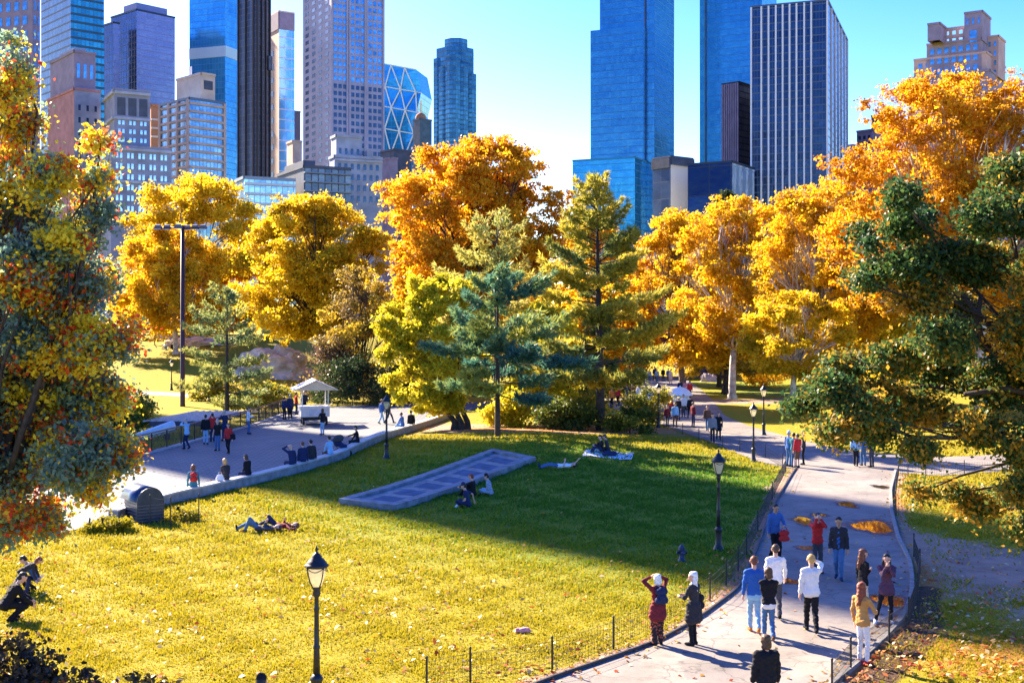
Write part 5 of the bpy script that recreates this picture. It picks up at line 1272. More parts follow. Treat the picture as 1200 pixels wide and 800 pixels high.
# ---- nearest figures on the walk
r, S, s = person(771, 757, 'white-haired woman in a dark red tunic and flowered trousers shading her eyes', 22, 1.55, g_w, tc='maroon', lc=floral(), sc='black', hc='white', near=True, pose='stand', armL='brow', armR='brow', sex='f', build=1.2, coat=.22, hair='bob', leg='loose')
bag(r, S, s, 'back', 'navy', 'small navy backpack worn by the white-haired woman in flowered trousers')
r, S, s = person(813, 757, 'white-haired woman in a long dark coat and black leggings by the kerb', 50, 1.60, g_w, tc='charcoal', lc='black', hc='white', near=True, pose='stand', armL='bent', armR='bent', sex='f', build=1.2, coat=.30, hair='bob', leg='leggings', turn=.6, scarf=True)
bag(r, S, s, 'sideR', 'black', 'black shoulder bag on the white-haired woman in the long coat', 'handbag', (.3,.16,.34))
person(884, 743, 'man in a royal blue sweater and pale jeans walking away with orange shoes', -5, 1.76, g_w, hem=True, hemc='sky', tc='royal', lc='ltdenim', sc='orange', hc='auburn', near=True, pose='walk', stride=.2, armL='down', armR='down', top='shirt')
person(909, 726, 'man in a loose white shirt walking away, behind the woman in the black sweater', -8, 1.78, g_w, tc='white', lc='dgrey', hc='brown', near=True, pose='walk', stride=.24, armL='swingb', armR='swingf', top='shirt')
person(901, 752, 'woman in a black sweater and blue jeans walking next to the blue sweater man', -3, 1.64, g_w, skin=1, tc='black', lc='denim', sc='brown', hc='brown', near=True, pose='walk', stride=.2, armL='belly', armR='belly', sex='f', hair='bob', top='shirt', hem=True)
person(951, 743, 'man in a white shirt and black trousers walking away, phone at his ear', -6, 1.80, g_w, tc='white', lc='black', sc='black', hc='blond', near=True, pose='walk', stride=.26, armL='down', armR='phone', top='shirt', build=1.1)
person(958, 672, 'person in a red jacket holding a camera up to the face', 178, 1.70, g_w, tc='red', lc='dgrey', sc='black', hc='black', near=True, pose='stand', armL='face', armR='face', hair='short')
person(983, 680, 'man in an open black jacket over a blue shirt and jeans strolling towards the camera', 160, 1.76, g_w, skin=1, front=True, frontc='royal', tc='charcoal', lc='denim', sc='navy', hc='black', near=True, pose='walk', stride=.16, armL='down', armR='down', build=1.1)
r, S, s = person(908, 658, 'man in a blue jacket and black trousers carrying a red bag', 195, 1.72, g_w, skin=1, tc='blue', lc='black', hc='black', near=True, pose='walk', stride=.15, armL='bent', armR='down', build=1.05)
bag(r, S, s, 'handL', 'red', 'red shopping bag held by the man in the blue jacket', 'shopping_bag', (.34,.13,.34))
person(1011, 727, 'woman with long auburn hair in a black top and cream trousers', -70, 1.68, g_w, tc='black', lc='cream', sc='white', hc='auburn', near=True, pose='stand', armL='down', armR='belly', sex='f', hair='long', top='shirt', leg='leggings', turn=-.2)
person(1038, 731, 'black-haired woman in a plaid top, black leggings and white shoes, hands at her mouth', 172, 1.66, g_w, tc=plaid('cloth_plaid', (0.02,0.02,0.05), (0.16,0.05,0.09)), lc='black', sc='white', hc='black', near=True, pose='contra', armL='mouth', armR='mouth', sex='f', hair='long', leg='leggings', coat=.12)
person(1011, 779, 'woman with long red-brown hair in a tan jacket and white trousers at the right kerb', -50, 1.70, g_w, tc='tan', lc='white', sc='red', hc='red', near=True, pose='lean', armL='down', armR='bent', sex='f', hair='long', leg='leggings')
person(898, 856, 'person in a black jacket with brown hair cut off by the bottom edge', 8, 1.64, g_w, tc='black', lc='black', hc='brown', near=True, pose='stand', armL='down', armR='down', hair='bob', build=1.15, top='puffer')
person(306, 917, 'only the dark cap of a person showing at the bottom edge', 0, 1.62, None, tc='black', lc='black', hc='black', hatc='black', frontc='blue', scarfc='white', hemc='white', near=False, pose='stand', hair='short', hat='beanie')
# ---- walk, middle distance
g_m = 'groups standing where the walks meet'
person(924, 547, 'person in a blue jacket and pale cap, left in the chatting group', -60, 1.74, g_m, tc='blue', lc='denim', hc='grey', hatc='white', pose='stand', hat='cap')
person(930, 548, 'person in a sky blue jacket and jeans in the chatting group by the fence', -40, 1.68, g_m, tc='teal', lc='denim', hc='black', pose='stand', armL='bent')
person(935, 548.5, 'person in a red checked top and short trousers in the chatting group by the fence', 30, 1.66, g_m, tc='red', lc='brown', hc='brown', pose='stand', leg='shorts', armR='bent')
person(942, 545, 'person all in dark clothes at the right of the chatting group by the fence', 70, 1.72, g_m, tc='charcoal', lc='black', hc='black', pose='stand')
person(1003, 547, 'person in a pale blue top and black trousers half under the oak leaves', -20, 1.72, g_m, tc='sky', lc='black', hc='brown', pose='walk', stride=.2)
person(1012, 546, 'person in blue jeans and blue jacket half under the oak leaves', 10, 1.74, g_m, tc='blue', lc='denim', hc='black', pose='stand')
person(1022, 548, 'person in dark clothes under the hanging oak leaves', 30, 1.74, g_m, tc='charcoal', lc='dgrey', hc='black', pose='stand')
g_u = 'walkers on the upper walk'
for px, py, lab, hd_, kw in [
 (835,519,'walker in a grey top and black trousers, left of the couple passing the low fence',170,dict(tc='grey',lc='black',pose='walk')),
 (842,516.5,'walker in a black dress coat, right of the couple passing the low fence',175,dict(tc='black',lc='black',sex='f',coat=.25,hair='bob',hc='auburn',pose='walk')),
 (829,506,'walker in a brown jacket and blue jeans just behind the couple',165,dict(tc='brown',lc='denim',pose='walk')),
 (812,501,'walker in navy and maroon turning right beside the umbrella cart',-60,dict(tc='maroon',lc='navy',pose='stand')),
 (809,491,'walker in black behind the navy and maroon one',10,dict(tc='black',lc='black',pose='walk')),
 (791,501.5,'walker in a pale grey sweater and khaki trousers',178,dict(tc='sky',lc='brown',pose='walk',top='shirt')),
 (782,500.5,'small walker in a maroon top holding the pale grey sweater walker\'s side',170,dict(tc='maroon',lc='dgrey',pose='walk',H=1.55)),
 (795,493,'walker in black standing behind the pale grey sweater',20,dict(tc='black',lc='black',pose='stand')),
 (801,489,'walker in a white top near the umbrella pole',150,dict(tc='white',lc='dgrey',pose='stand')),
 (786,490,'walker in an orange-red top left of the umbrella pole',120,dict(tc='red',lc='dgrey',pose='stand')),
 (779,475,'dark dressed person standing by the upper lamp post',0,dict(tc='navy',lc='black',pose='stand')),
 (772,492,'dark dressed person right against the upper lamp post',40,dict(tc='charcoal',lc='black',pose='stand')),
 (797,466,'person in navy beyond the white umbrella',0,dict(tc='navy',lc='black',pose='stand')),
 (803,467,'person in pink beyond the white umbrella',0,dict(tc='pink',lc='dgrey',pose='stand',sex='f',hair='bob')),
 (808.5,468,'person in a red jacket beyond the white umbrella',0,dict(tc='red',lc='navy',pose='stand')),
 (786,450,'person in a long pale dress in front of the bridge',180,dict(tc='white',lc='cream',pose='walk',sex='f',coat=.3)),
 (783,448,'person in steel blue just left of the long pale dress',170,dict(tc='blue',lc='black',pose='walk')),
 (777,447,'person in black before the dark bridge arch',180,dict(tc='black',lc='black',pose='walk')),
 (770,449,'person in light blue before the dark bridge arch',170,dict(tc='sky',lc='denim',pose='walk')),
 (767,446,'person with a red cap before the dark bridge arch',180,dict(tc='navy',lc='black',pose='walk',hat='cap',hatc='red')),
 (761,449,'person in sky blue and jeans, left part of the bridge crowd',175,dict(tc='sky',lc='denim',pose='walk')),
 (756,450,'person in grey, left part of the bridge crowd',180,dict(tc='grey',lc='cream',pose='walk')),
 (751,448,'person in navy at the left end of the bridge crowd',180,dict(tc='navy',lc='grey',pose='walk')),
 (801,440,'person in a red top in the shade right of the bridge arch',180,dict(tc='red',lc='black',pose='stand')),
 (809,440,'person in pale blue in the shade right of the bridge arch',180,dict(tc='sky',lc='black',pose='stand')),
 (817,441,'person in black in the deep shade right of the bridge arch',180,dict(tc='black',lc='black',pose='stand')),
 (822,440,'person in maroon, last in the deep shade right of the bridge arch',180,dict(tc='maroon',lc='black',pose='stand')),
 (768,482,'person in white with a white cap under the golden pine\'s lowest bough',30,dict(tc='white',lc='sky',pose='stand')),
 (762,481,'person in pale blue under the golden pine\'s lowest bough',-20,dict(tc='sky',lc='white',pose='stand')),
 (756,478,'person in a red top under the golden pine\'s lowest bough',160,dict(tc='red',lc='grey',pose='stand')),
 (749,474,'person in pale grey behind the golden pine\'s lowest bough',20,dict(tc='white',lc='grey',pose='walk')),
 (741,473,'person in brown behind the golden pine\'s lowest bough',200,dict(tc='brown',lc='white',pose='stand')),
 (735,473,'person in dark grey behind the shrub right of the golden pine',10,dict(tc='dgrey',lc='sky',pose='walk')),
 (724,476,'person in a bright red jacket just right of the golden pine trunk',-30,dict(tc='red',lc='black',pose='stand')),
 (717,478,'person in orange-brown just right of the golden pine trunk',30,dict(tc='orange',lc='black',pose='stand'))]:
    kw = dict(kw); kw.setdefault('H', 1.72); hh_ = kw.pop('H'); kw.setdefault('vox', .04)
    person(px, py, lab, hd_, hh_, g_u, **kw)
# ---- plaza
g_p = 'people standing on the plaza'
person(219, 527, 'man in a light blue shirt and dark trousers photographing at the railing', 60, 1.76, g_p, tc='sky', lc='navy', hc='grey', pose='walk', stride=.12, armL='face', armR='face', top='shirt', vox=.022)
person(241, 521, 'person in a black puffy jacket and pale jeans by the railing', 10, 1.74, g_p, tc='black', lc='ltdenim', hc='black', pose='stand', top='puffer', vox=.022)
person(249, 518, 'person in a bright red jacket by the railing', 20, 1.70, g_p, tc='red', lc='navy', hc='black', pose='stand', armL='face', armR='face', vox=.022)
person(263, 517, 'tall person in a navy coat by the railing, hand at the mouth', 60, 1.84, g_p, tc='navy', lc='navy', hc='grey', pose='stand', armL='mouth', coat=.2, vox=.022)
person(255, 528.5, 'grey-haired man in a black T-shirt and jeans facing the camera', 175, 1.72, g_p, tc='black', lc='denim', hc='grey', pose='stand', top='shirt', sleeve='short', vox=.022)
r, S, s = person(268, 532, 'woman in a dark jacket over a red top with black leggings and boots', 170, 1.66, g_p, tc='red', lc='black', hc='auburn', pose='walk', stride=.12, sex='f', hair='bob', leg='leggings', vox=.022)
bag(r, S, s, 'sideL', 'black', 'dark shoulder bag on the woman with the red top', 'handbag', (.3,.14,.3))
person(291, 509, 'black-haired person in a white jacket and jeans leaning at the railing', -70, 1.72, g_p, tc='white', lc='denim', hc='black', pose='stand', armL='bent', armR='bent', vox=.022)
person(333, 492, 'person in dark blue with a red collar left of the vendor cart', -30, 1.66, g_p, tc='navy', lc='black', hc='black', pose='stand')
person(340, 491, 'broad person in a navy coat left of the vendor cart', 20, 1.80, g_p, tc='navy', lc='black', hc='grey', pose='stand', build=1.25, coat=.2)
person(347, 486, 'person in a red jacket right behind the vendor cart', -60, 1.74, g_p, tc='red', lc='navy', hc='black', pose='stand')
person(357, 484, 'person in dark clothes under the vendor cart roof', 180, 1.74, g_p, tc='charcoal', lc='black', hc='black', pose='stand')
person(378, 510, 'woman in a black top and pale jeans at the right end of the vendor cart', 40, 1.66, g_p, tc='black', lc='ltdenim', hc='brown', pose='stand', sex='f', hair='bob', armL='bent', vox=.022)
person(447, 497, 'person in navy with pale trousers walking on the plaza, half behind the lamp post', -40, 1.76, g_p, tc='blue', lc='sky', hc='brown', pose='walk', vox=.022)
person(456, 497, 'person in dark jeans striding on the plaza just right of the lamp post', -80, 1.76, g_p, tc='charcoal', lc='navy', hc='brown', pose='walk', vox=.022)
# ---- seated on the low wall: they look towards the plaza
g_s = 'people sitting on the low plaza wall'
WALL = px2([(140,612),(195,592),(300,568),(400,540),(510,497)])
WZ = np.interp
def on_wall(px):
    # the wall's near face at this picture column, moved on to its top
    best = None
    for (a, b_) in zip(WALL[:-1], WALL[1:]):
        u = (px-CX)/F; dx, dy = b_[0]-a[0], b_[1]-a[1]; t = (u*a[1]-a[0])/(dx-u*dy)
        if -0.02 <= t <= 1.02:
            n_ = Vector((-dy, dx, 0)).normalized(); p_ = Vector((a[0]+dx*t, a[1]+dy*t, 0))+n_*0.22
            best = Vector((p_.x, p_.y, hz(p_.x, p_.y)-0.0)); 
    return best
def sit(px, lab, hd_, **kw):
    kw.setdefault('vox', .022); kw.setdefault('pose', 'wall'); H_ = kw.pop('H', 1.7)
    return person(0, 0, lab, hd_, H_, g_s, at=on_wall(px), zoff=0.0, **kw)
r, S, s = sit(232, 'blond person in a dark green jacket with a red backpack, leftmost on the wall', 20, tc='teal', lc='navy', hc='auburn', hair='bob', sex='f')
bag(r, S, s, 'back', 'red', 'red backpack on the blond person at the left end of the wall')
r, S, s = sit(270, 'blond woman in a dark coat sitting on the wall with a white bag beside her', 40, tc='charcoal', lc='black', hc='blond', hair='bob', sex='f', armL='lap', armR='lap')
w_ = on_wall(263)+Vector((0,0,.47)); o_ = empty('handbag', w_, .4); tag(o_, 'white handbag standing on the low wall beside the blond woman', 'handbag')
me_ = fuse('bag_body', [(V3((-.1,0,.08)), V3((.1,0,.08)), .085, .085), (V3((-.08,0,.2)), V3((.08,0,.2)), .06, .06), (V3((0,0,.08)), V3((0,0,.2)), .1, .07)], .02, 1); me_.materials.append(cloth('white')); q_ = bpy.data.objects.new('bag_body', me_); COL.objects.link(q_); q_.parent = o_
mb = MB(); mb.tube([(-.08,0,.22),(-.05,0,.36),(.05,0,.36),(.08,0,.22)], .01, 6); mb.build('handle', cloth('cream'), o_)
sit(296, 'dark-haired person in black hunched on the wall, right of the blond woman', 60, tc='black', lc='navy', hc='brown', hair='bob', armL='lap', armR='lap', nod=.2)
sit(347, 'bald man in navy on the wall raising one hand, left of a row of three', 40, tc='navy', lc='navy', hc='grey', hair='none', armL='brow', H=1.76)
sit(360, 'brown-haired man in navy in the middle of the row of three on the wall', 20, tc='navy', lc='black', hc='auburn', H=1.76)
sit(370, 'dark-haired man in black at the right of the row of three on the wall', 30, tc='charcoal', lc='black', hc='black', H=1.76)
sit(392, 'person in a light blue top with black hair on the wall, left of the stroller', 50, tc='sky', lc='brown', hc='black', armL='knee', armR='knee', top='shirt')
sit(424, 'person in black on the wall reaching a hand to the stroller', 100, tc='black', lc='black', hc='black', armL='reach', armR='knee')
sit(476, 'person in blue on the far end of the wall', 70, tc='blue', lc='sky', hc='brown', armL='knee', armR='knee')
sit(486, 'person in black on the far end of the wall', 20, tc='black', lc='black', hc='black')
# ---- on the lawn
g_l = 'people resting on the lawn'
person(549, 594, 'man in a navy T-shirt and cap sitting cross-legged beside the stone frame', 80, 1.76, g_l, tc='navy', lc='navy', sc='white', hc='black', hatc='navy', pose='cross', top='shirt', sleeve='short', hat='cap', armL='lap', armR='ground', near=True, vox=.02)
person(555, 582, 'red-haired person in a black jacket sitting behind the man in the navy T-shirt', 70, 1.70, g_l, tc='black', lc='black', hc='red', pose='ground', armL='reach', armR='knee', near=True, vox=.02)
person(575, 580, 'person in a grey-blue checked top sitting curled up near the stone frame', 75, 1.62, g_l, tc=plaid('cloth_plaid_grey', (0.10,0.14,0.24), (0.42,0.48,0.6), 40), lc='ltdenim', hc='black', hatc='black', pose='cross', armL='lap', armR='lap', hat='beanie', near=True, vox=.02)
person(706, 531, 'person in black sitting on the white blanket, the left of a couple', 95, 1.72, g_l, tc='black', lc='navy', hc='black', pose='ground', armL='knee', armR='knee', vox=.022)
person(713, 530, 'person in black leaning close on the white blanket, the right of a couple', 80, 1.72, g_l, tc='charcoal', lc='black', hc='black', pose='cross', armL='lap', armR='lap', vox=.022)
person(655, 549, 'person in a white top and jeans lying on the grass with arms up', 97, 1.76, g_l, tc='white', lc='denim', sc='navy', hc='black', pose='lie', armL='belly', armR='up', top='shirt', sleeve='short', vox=.02)
person(303, 623, 'person in grey top and jeans lying with one knee up on sunny grass', 84, 1.72, g_l, tc='dgrey', lc='denim', sc='black', hc='brown', pose='lieknee', armL='belly', armR='belly', near=True, vox=.02)
person(325, 620, 'person with auburn hair in a maroon jacket lying with a raised knee on sunny grass', 78, 1.70, g_l, tc='maroon', lc='navy', sc='black', hc='auburn', pose='lieknee', armL='behind', armR='belly', hair='bob', near=True, vox=.02)
person(12, 727, 'person in black crouching low at the left edge', -60, 1.80, None, tc='black', lc='black', hc='black', pose='crouch', armL='reach', armR='bent', near=True, build=1.2, top='puffer')
person(30, 697, 'child with auburn hair bending down behind the crouching person in black', -80, 1.30, None, tc='charcoal', lc='navy', hc='red', pose='bend', armL='down', armR='down', hair='bob', near=True)
person(38, 692, 'person in a blue jacket bending over beside the auburn-haired child', 100, 1.50, None, tc='blue', lc='black', hc='black', pose='crouch', armL='bent', armR='bent', near=True)
# ---- on the slope beyond the plaza
g_h = 'people on the grassy slope beyond the plaza'
for px, py, lab, hd_, kw in [
 (181.5,404,'person with a dark top walking on the slope left of the floodlight pole',90,dict(tc='black',lc='brown',pose='stand')),
 (194.5,409.5,'person in pale blue sitting on the slope left of the tree trunk',150,dict(tc='sky',lc='grey',pose='ground',hc='red')),
 (202,409,'person in black sitting against the tree trunk on the slope',60,dict(tc='black',lc='maroon',pose='ground')),
 (152,403.5,'person in white sitting at the left end of the slope',40,dict(tc='white',lc='grey',pose='ground')),
 (160,388,'person in dark clothes high on the slope, leftmost of the row under the amber tree',10,dict(tc='charcoal',lc='black',pose='stand')),
 (173,387,'person in dark brown high on the slope under the amber tree',-30,dict(tc='brown',lc='black',pose='stand')),
 (179,388,'person in black high on the slope under the amber tree, taller',20,dict(tc='black',lc='black',pose='stand',H=1.8)),
 (185,387,'person in navy at the right end of the row under the amber tree',60,dict(tc='navy',lc='black',pose='stand'))]:
    kw = dict(kw); hh_ = kw.pop('H', 1.72); kw.setdefault('vox', .045); person(px, py, lab, hd_, hh_, g_h, **kw)
# ================================================================== STREET FURNITURE
iron = mat('black_iron', (0.014,0.014,0.018), 0.45, var=0.4, scale=12, spec=0.5)
ironb = mat('dark_blue_iron', (0.03,0.045,0.10), 0.5, var=0.3, scale=12)
globe_m, nt, out = nodes_of('lamp_globe'); p = N(nt, 'ShaderNodeBsdfPrincipled'); p.inputs['Base Color'].default_value = (0.92,0.85,0.62,1); p.inputs['Roughness'].default_value = 0.35
t_ = N(nt, 'ShaderNodeBsdfTranslucent'); t_.inputs['Color'].default_value = (0.97,0.90,0.68,1); mx = N(nt, 'ShaderNodeMixShader'); mx.inputs['Fac'].default_value = 0.7
L(nt, p.outputs[0], mx.inputs[1]); L(nt, t_.outputs[0], mx.inputs[2]); L(nt, mx.outputs[0], out.inputs[0])
def lamp_proto(label, H=3.15):
    r = empty('street_lamp', (0,0,0)); tag(r, label, 'street lamp', 'park lamp posts')
    mb = MB(); mb.lathe([(.20,-.1),(.20,.05),(.17,.09),(.15,.16),(.115,.22),(.105,.62),(.115,.66),(.135,.70),(.135,.74),(.10,.78),(.075,.82)], 16); mb.build('base', iron, r, True)
    mb = MB(); mb.lathe([(.075,.80),(.062,1.3),(.06,1.32),(.072,1.34),(.072,1.38),(.056,1.41),(.048,2.1),(.058,2.12),(.058,2.16),(.046,2.19),(.044,2.38),(.075,2.42),(.085,2.47),(.07,2.52),(.085,2.56),(.10,2.60)], 14); mb.build('pole', iron, r, True)
    mb = MB(); mb.lathe([(.085,2.60),(.10,2.62),(.145,2.72),(.178,2.84),(.185,2.92),(.17,2.985),(.12,3.0)], 18); mb.build('globe', globe_m, r, True)
    mb = MB()
    for k in range(4):
        a = math.pi/4+k*math.pi/2; q = [(.095,2.585),(.165,2.72),(.205,2.85),(.225,2.97),(.245,3.03)]
        mb.tube([(x*math.cos(a), x*math.sin(a), z) for x, z in q], [.014,.013,.013,.014,.012], 6)
        # scroll ribs arching between the uprights
        b_ = [(a+math.pi/2*t, 2.99-0.07*math.sin(math.pi*t)) for t in np.linspace(0,1,7)]
        mb.tube([(.218*math.cos(t), .218*math.sin(t), z) for t, z in b_], .009, 5)
    mb.build('cage', iron, r, True)
    mb = MB(); mb.lathe([(.20,2.985),(.245,3.01),(.25,3.04),(.215,3.06),(.20,3.09),(.165,3.14),(.11,3.19),(.10,3.22),(.06,3.27),(.03,3.30)], 20); cap_ = mb.build('cap', iron, r, True)
    mb = MB(); mb.lathe([(.028,3.29),(.018,3.32),(.034,3.345),(.034,3.37),(.018,3.395),(.008,3.45)], 10); mb.build('finial', iron, cap_, True)
    return r
lp = [(371,836,'tall black lamp post standing nearest, in the sunlit foreground grass'),(842,645,'black lamp post on the shaded lawn by the fence and hydrant'),(883,541,'black lamp post at the fence where the upper walk begins'),
      (895,510,'black lamp post across the walk, in front of the sunny right lawn'),(453,537,'black lamp post by the low plaza wall'),(771.5,501,'black lamp post at the upper walk beside the golden pine'),
      (201,457,'lamp post on the sunny slope left of the floodlight pole'),(172,470,'lamp post half hidden by bushes left of the slatted shelter')]
for i, (px, py, lab) in enumerate(lp):
    o = lamp_proto(lab) if i == 0 else copy_tree(lamp0)
    if i == 0: lamp0 = o
    o['label'] = lab; g = G(px, py); o.location = g
    hpx = {0:638,1:525,2:470,3:449,4:460,5:447,6:420,7:453}[i]; Ht = CAMZ+(HY-hpx)/F*g.y-g.z; sc_ = Ht/3.45; o.scale = (sc_,sc_,sc_)
# floodlight pole
g = G(214, 476); Ht = CAMZ+(HY-264)/F*g.y-g.z
r = empty('floodlight_pole', g); tag(r, 'tall brown floodlight pole with spread lamp heads on a crossbar', 'floodlight pole')
pm = mat('brown_steel', (0.055,0.022,0.025), 0.5); k = g.y/F
mb = MB(); mb.tube([(0,0,-.3),(0,0,.2),(0,0,Ht)], [3.4*k,2.9*k,2.3*k], 10); mb.build('pole', pm, r, True)
mb = MB(); mb.tube([(-27*k,0,Ht-3*k),(25*k,0,Ht-3*k)], .9*k, 6); mb.tube([(0,-10*k,Ht-3*k),(0,10*k,Ht-3*k)], .9*k, 6); mb.build('crossbar', pm, r, True)
for dx, dy in ((-29,0),(-19,2),(-3,-9),(3,8),(14,2),(24,0)):
    mb = MB(); M = Matrix.Rotation(.35, 3, 'X'); mb.box((dx*k,dy*k,Ht-1.5*k), (9*k,6*k,4.5*k), M, taper=.6)
    hdx = mb.build('lamp_head', mat('dark_lamp_housing', (0.06,0.07,0.12), 0.4), r)
    mb = MB(); mb.box((dx*k,dy*k-.3*k,Ht-4.0*k), (7.5*k,5*k,.6*k), M); mb.build('lens', mat('lamp_lens', (0.6,0.62,0.68), 0.15), hdx)
# ---- low wire fences
wire = mat('fence_wire', (0.03,0.03,0.035), 0.5); postm = mat('fence_post', (0.02,0.02,0.024), 0.5)
def fence(label, pts, hh=0.62, step=2.2, gap=0.11, posts=None, name='wire_fence', rad=0.0045):
    P = [Vector((p[0], p[1], 0)) for p in pts]; o0 = Vector((P[0].x, P[0].y, hz(P[0].x, P[0].y))); r = empty(name, o0); tag(r, label, 'fence', 'low wire fences along the walk')
    s = [0.0]
    for a, b_ in zip(P[:-1], P[1:]): s.append(s[-1]+(b_-a).length)
    def at(d):
        x = np.interp(d, s, [p.x for p in P]); y = np.interp(d, s, [p.y for p in P]); return Vector((x, y, hz(x, y)))-o0
    ds = posts if posts else list(np.arange(0, s[-1]+.01, step)); pm_ = None
    for d in ds:
        if pm_ is None:
            mb = MB(); mb.lathe([(.022,-.3),(.022,hh+.06),(.028,hh+.07),(.028,hh+.09),(.01,hh+.11)], 7); ob = mb.build('post', postm, r); pm_ = ob.data
        else: ob = bpy.data.objects.new('post', pm_); COL.objects.link(ob); ob.parent = r
        ob.location = at(d)
    mb = MB(); n = int(s[-1]/gap)
    for i in range(n+1):
        p = at(min(s[-1], i*gap)); mb.tube([p+Vector((0,0,.03)), p+Vector((0,0,hh-.02))], rad*.7, 3, cap=False)
    for z in (.06,.16,.30,.45,hh-.02):
        mb.tube([at(d)+Vector((0,0,z)) for d in np.linspace(0, s[-1], max(3, int(s[-1]/.5)))], rad, 3, cap=False)
    mb.build('wire_mesh', wire, r); return r
f1 = px2([(500,812),(551,800),(647,786),(719,760),(775,732),(832,704),(851,686),(865,669),(875,652),(888,622),(905,585),(921,553)])
def dist_at(pts, target):
    s = 0; out = []
    for i, p in enumerate(pts):
        if i: s += math.hypot(p[0]-pts[i-1][0], p[1]-pts[i-1][1])
        out.append(s)
    return out
fence('low black wire fence curving along the left side of the walk', f1, posts=dist_at(f1, None))
f2 = px2([(917,548),(897,536),(867,529),(847,525),(819,516),(800,509),(778,501)])
fence('low wire fence between the lawn and the upper walk', f2, posts=dist_at(f2, None), gap=.2, rad=.006)
f3 = px2([(975,815),(997,787),(1042,752),(1065,735),(1075,704),(1078,672),(1071,652)])
fence('low black wire fence bending along the right kerb of the walk, by the dirt slope', f3, posts=dist_at(f3, None), gap=.07, rad=.006)
f4 = px2([(1050,604),(1050,580),(1053,557),(1064,559),(1085,561),(1130,557),(1190,554),(1260,550)])
fence('low wire fence round the corner of the right-hand lawn', f4, posts=dist_at(f4, None), gap=.15, rad=.006)
f5 = px2([(176,614),(200,617),(233,613)])
fence('short low fence beside the dark drum, left of the seated people', f5, hh=.95, posts=dist_at(f5, None), gap=.2)
# ---- hydrant
g = G(799, 657); r = empty('fire_hydrant', g, R_(15)); r.scale = (.76,.76,.76); tag(r, 'dark blue fire hydrant in the shaded lawn', 'hydrant')
s_ = 0.62/0.75
mb = MB(); mb.lathe([(.17,-.1),(.17,.04),(.11,.06),(.10,.40),(.14,.42),(.14,.46),(.115,.47)], 14); mb.build('barrel', ironb, r, True)
mb = MB(); mb.lathe([(.125,.46),(.12,.54),(.08,.60),(.035,.63),(.035,.68),(.012,.69)], 14); mb.build('bonnet', ironb, r, True)
for a, rr_ in ((0,.05),(math.pi,.05),(-math.pi/2,.07)):
    mb = MB(); d_ = Vector((math.cos(a), math.sin(a), 0)); mb.tube([d_*.08+V3((0,0,.34)), d_*.17+V3((0,0,.34)), d_*.171+V3((0,0,.34)), d_*.21+V3((0,0,.34))], [rr_,rr_,rr_*1.25,rr_*1.2], 10); mb.build('nozzle', ironb, r, True)
# ---- low wall of the plaza
wm = mat('granite_wall', (0.24,0.235,0.25), 0.75, var=0.25, scale=3, bump=0.3); wt = mat('granite_cap', (0.44,0.43,0.43), 0.7, var=0.2, scale=3, bump=0.2)
q = resample(np.array(WALL+[tuple(G(530,489)[:2])]), 60); a0 = Vector((q[0][0], q[0][1], hz(*q[0]))); r = empty('low_wall', a0); tag(r, 'long low granite wall people sit on between plaza and lawn', 'wall')
def sweep(line, w0, w1, z0, z1, name, m, parent, o0):
    mb = MB(); ring = []
    for i in range(len(line)):
        a = Vector((line[max(i-1,0)][0], line[max(i-1,0)][1], 0)); b_ = Vector((line[min(i+1,len(line)-1)][0], line[min(i+1,len(line)-1)][1], 0)); t = (b_-a).normalized(); n_ = Vector((-t.y, t.x, 0))
        p = Vector((line[i][0], line[i][1], 0)); z = hz(p.x, p.y); ring.append([p+n_*w+Vector((0,0,z+zz))-o0 for w, zz in ((w0,z0),(w0,z1),(w1,z1),(w1,z0))])
    for r0, r1 in zip(ring[:-1], ring[1:]):
        for k_ in range(4): mb.add([r0[k_], r0[(k_+1)%4], r1[(k_+1)%4], r1[k_]], [(3,2,1,0)])
    mb.add(ring[0], [(0,1,2,3)]); mb.add(ring[-1], [(3,2,1,0)])
    return mb.build(name, m, parent)
sweep(q, 0.05, 0.42, -.3, .39, 'wall_body', wm, r, a0); sweep(q, 0.0, 0.47, .392, .46, 'coping', wt, r, a0)
# ---- stone frame (sunken panel bed) on the lawn
A, B_, C_, D_ = [Vector((p[0], p[1], 0)) for p in SLAB]
o0 = (A+B_+C_+D_)/4; o0.z = hz(o0.x, o0.y); r = empty('stone_bed', o0); tag(r, 'long low bluish stone frame with dark inlaid panels lying in the lawn', 'stone bed')
def bil(u, v): 
    p = A*(1-u)*(1-v)+B_*u*(1-v)+C_*u*v+D_*(1-u)*v; p = p.copy(); p.z = hz(p.x, p.y); return p-o0
bst = mat('frame_stone', (0.15,0.18,0.215), 0.7, var=0.35, scale=2.5, bump=0.3); bed = mat('frame_bed', (0.22,0.225,0.23), 0.85, var=0.35, scale=3, bump=0.3); pan = mat('inlaid_panel', (0.085,0.125,0.19), 0.9, var=0.25, scale=2, spec=0.1)
def patch(u0, u1, v0, v1, z0, z1, name, m, n=10):
    mb = MB(); ring = []
    for i in range(n+1):
        v = v0+(v1-v0)*i/n; a, b_ = bil(u0, v), bil(u1, v); ring.append([a+V3((0,0,z0)), a+V3((0,0,z1)), b_+V3((0,0,z1)), b_+V3((0,0,z0))])
    for r0, r1 in zip(ring[:-1], ring[1:]):
        for k_ in range(4): mb.add([r0[k_], r0[(k_+1)%4], r1[(k_+1)%4], r1[k_]], [(3,2,1,0)])
    mb.add(ring[0], [(0,1,2,3)]); mb.add(ring[-1], [(3,2,1,0)]); return mb.build(name, m, r)
patch(0, .14, 0, 1, -.3, .24, 'coping', bst); patch(.86, 1, 0, 1, -.3, .24, 'coping', bst)
patch(.143, .857, 0, .04, -.3, .236, 'coping', bst, 2); patch(.143, .857, .96, 1, -.3, .236, 'coping', bst, 2)
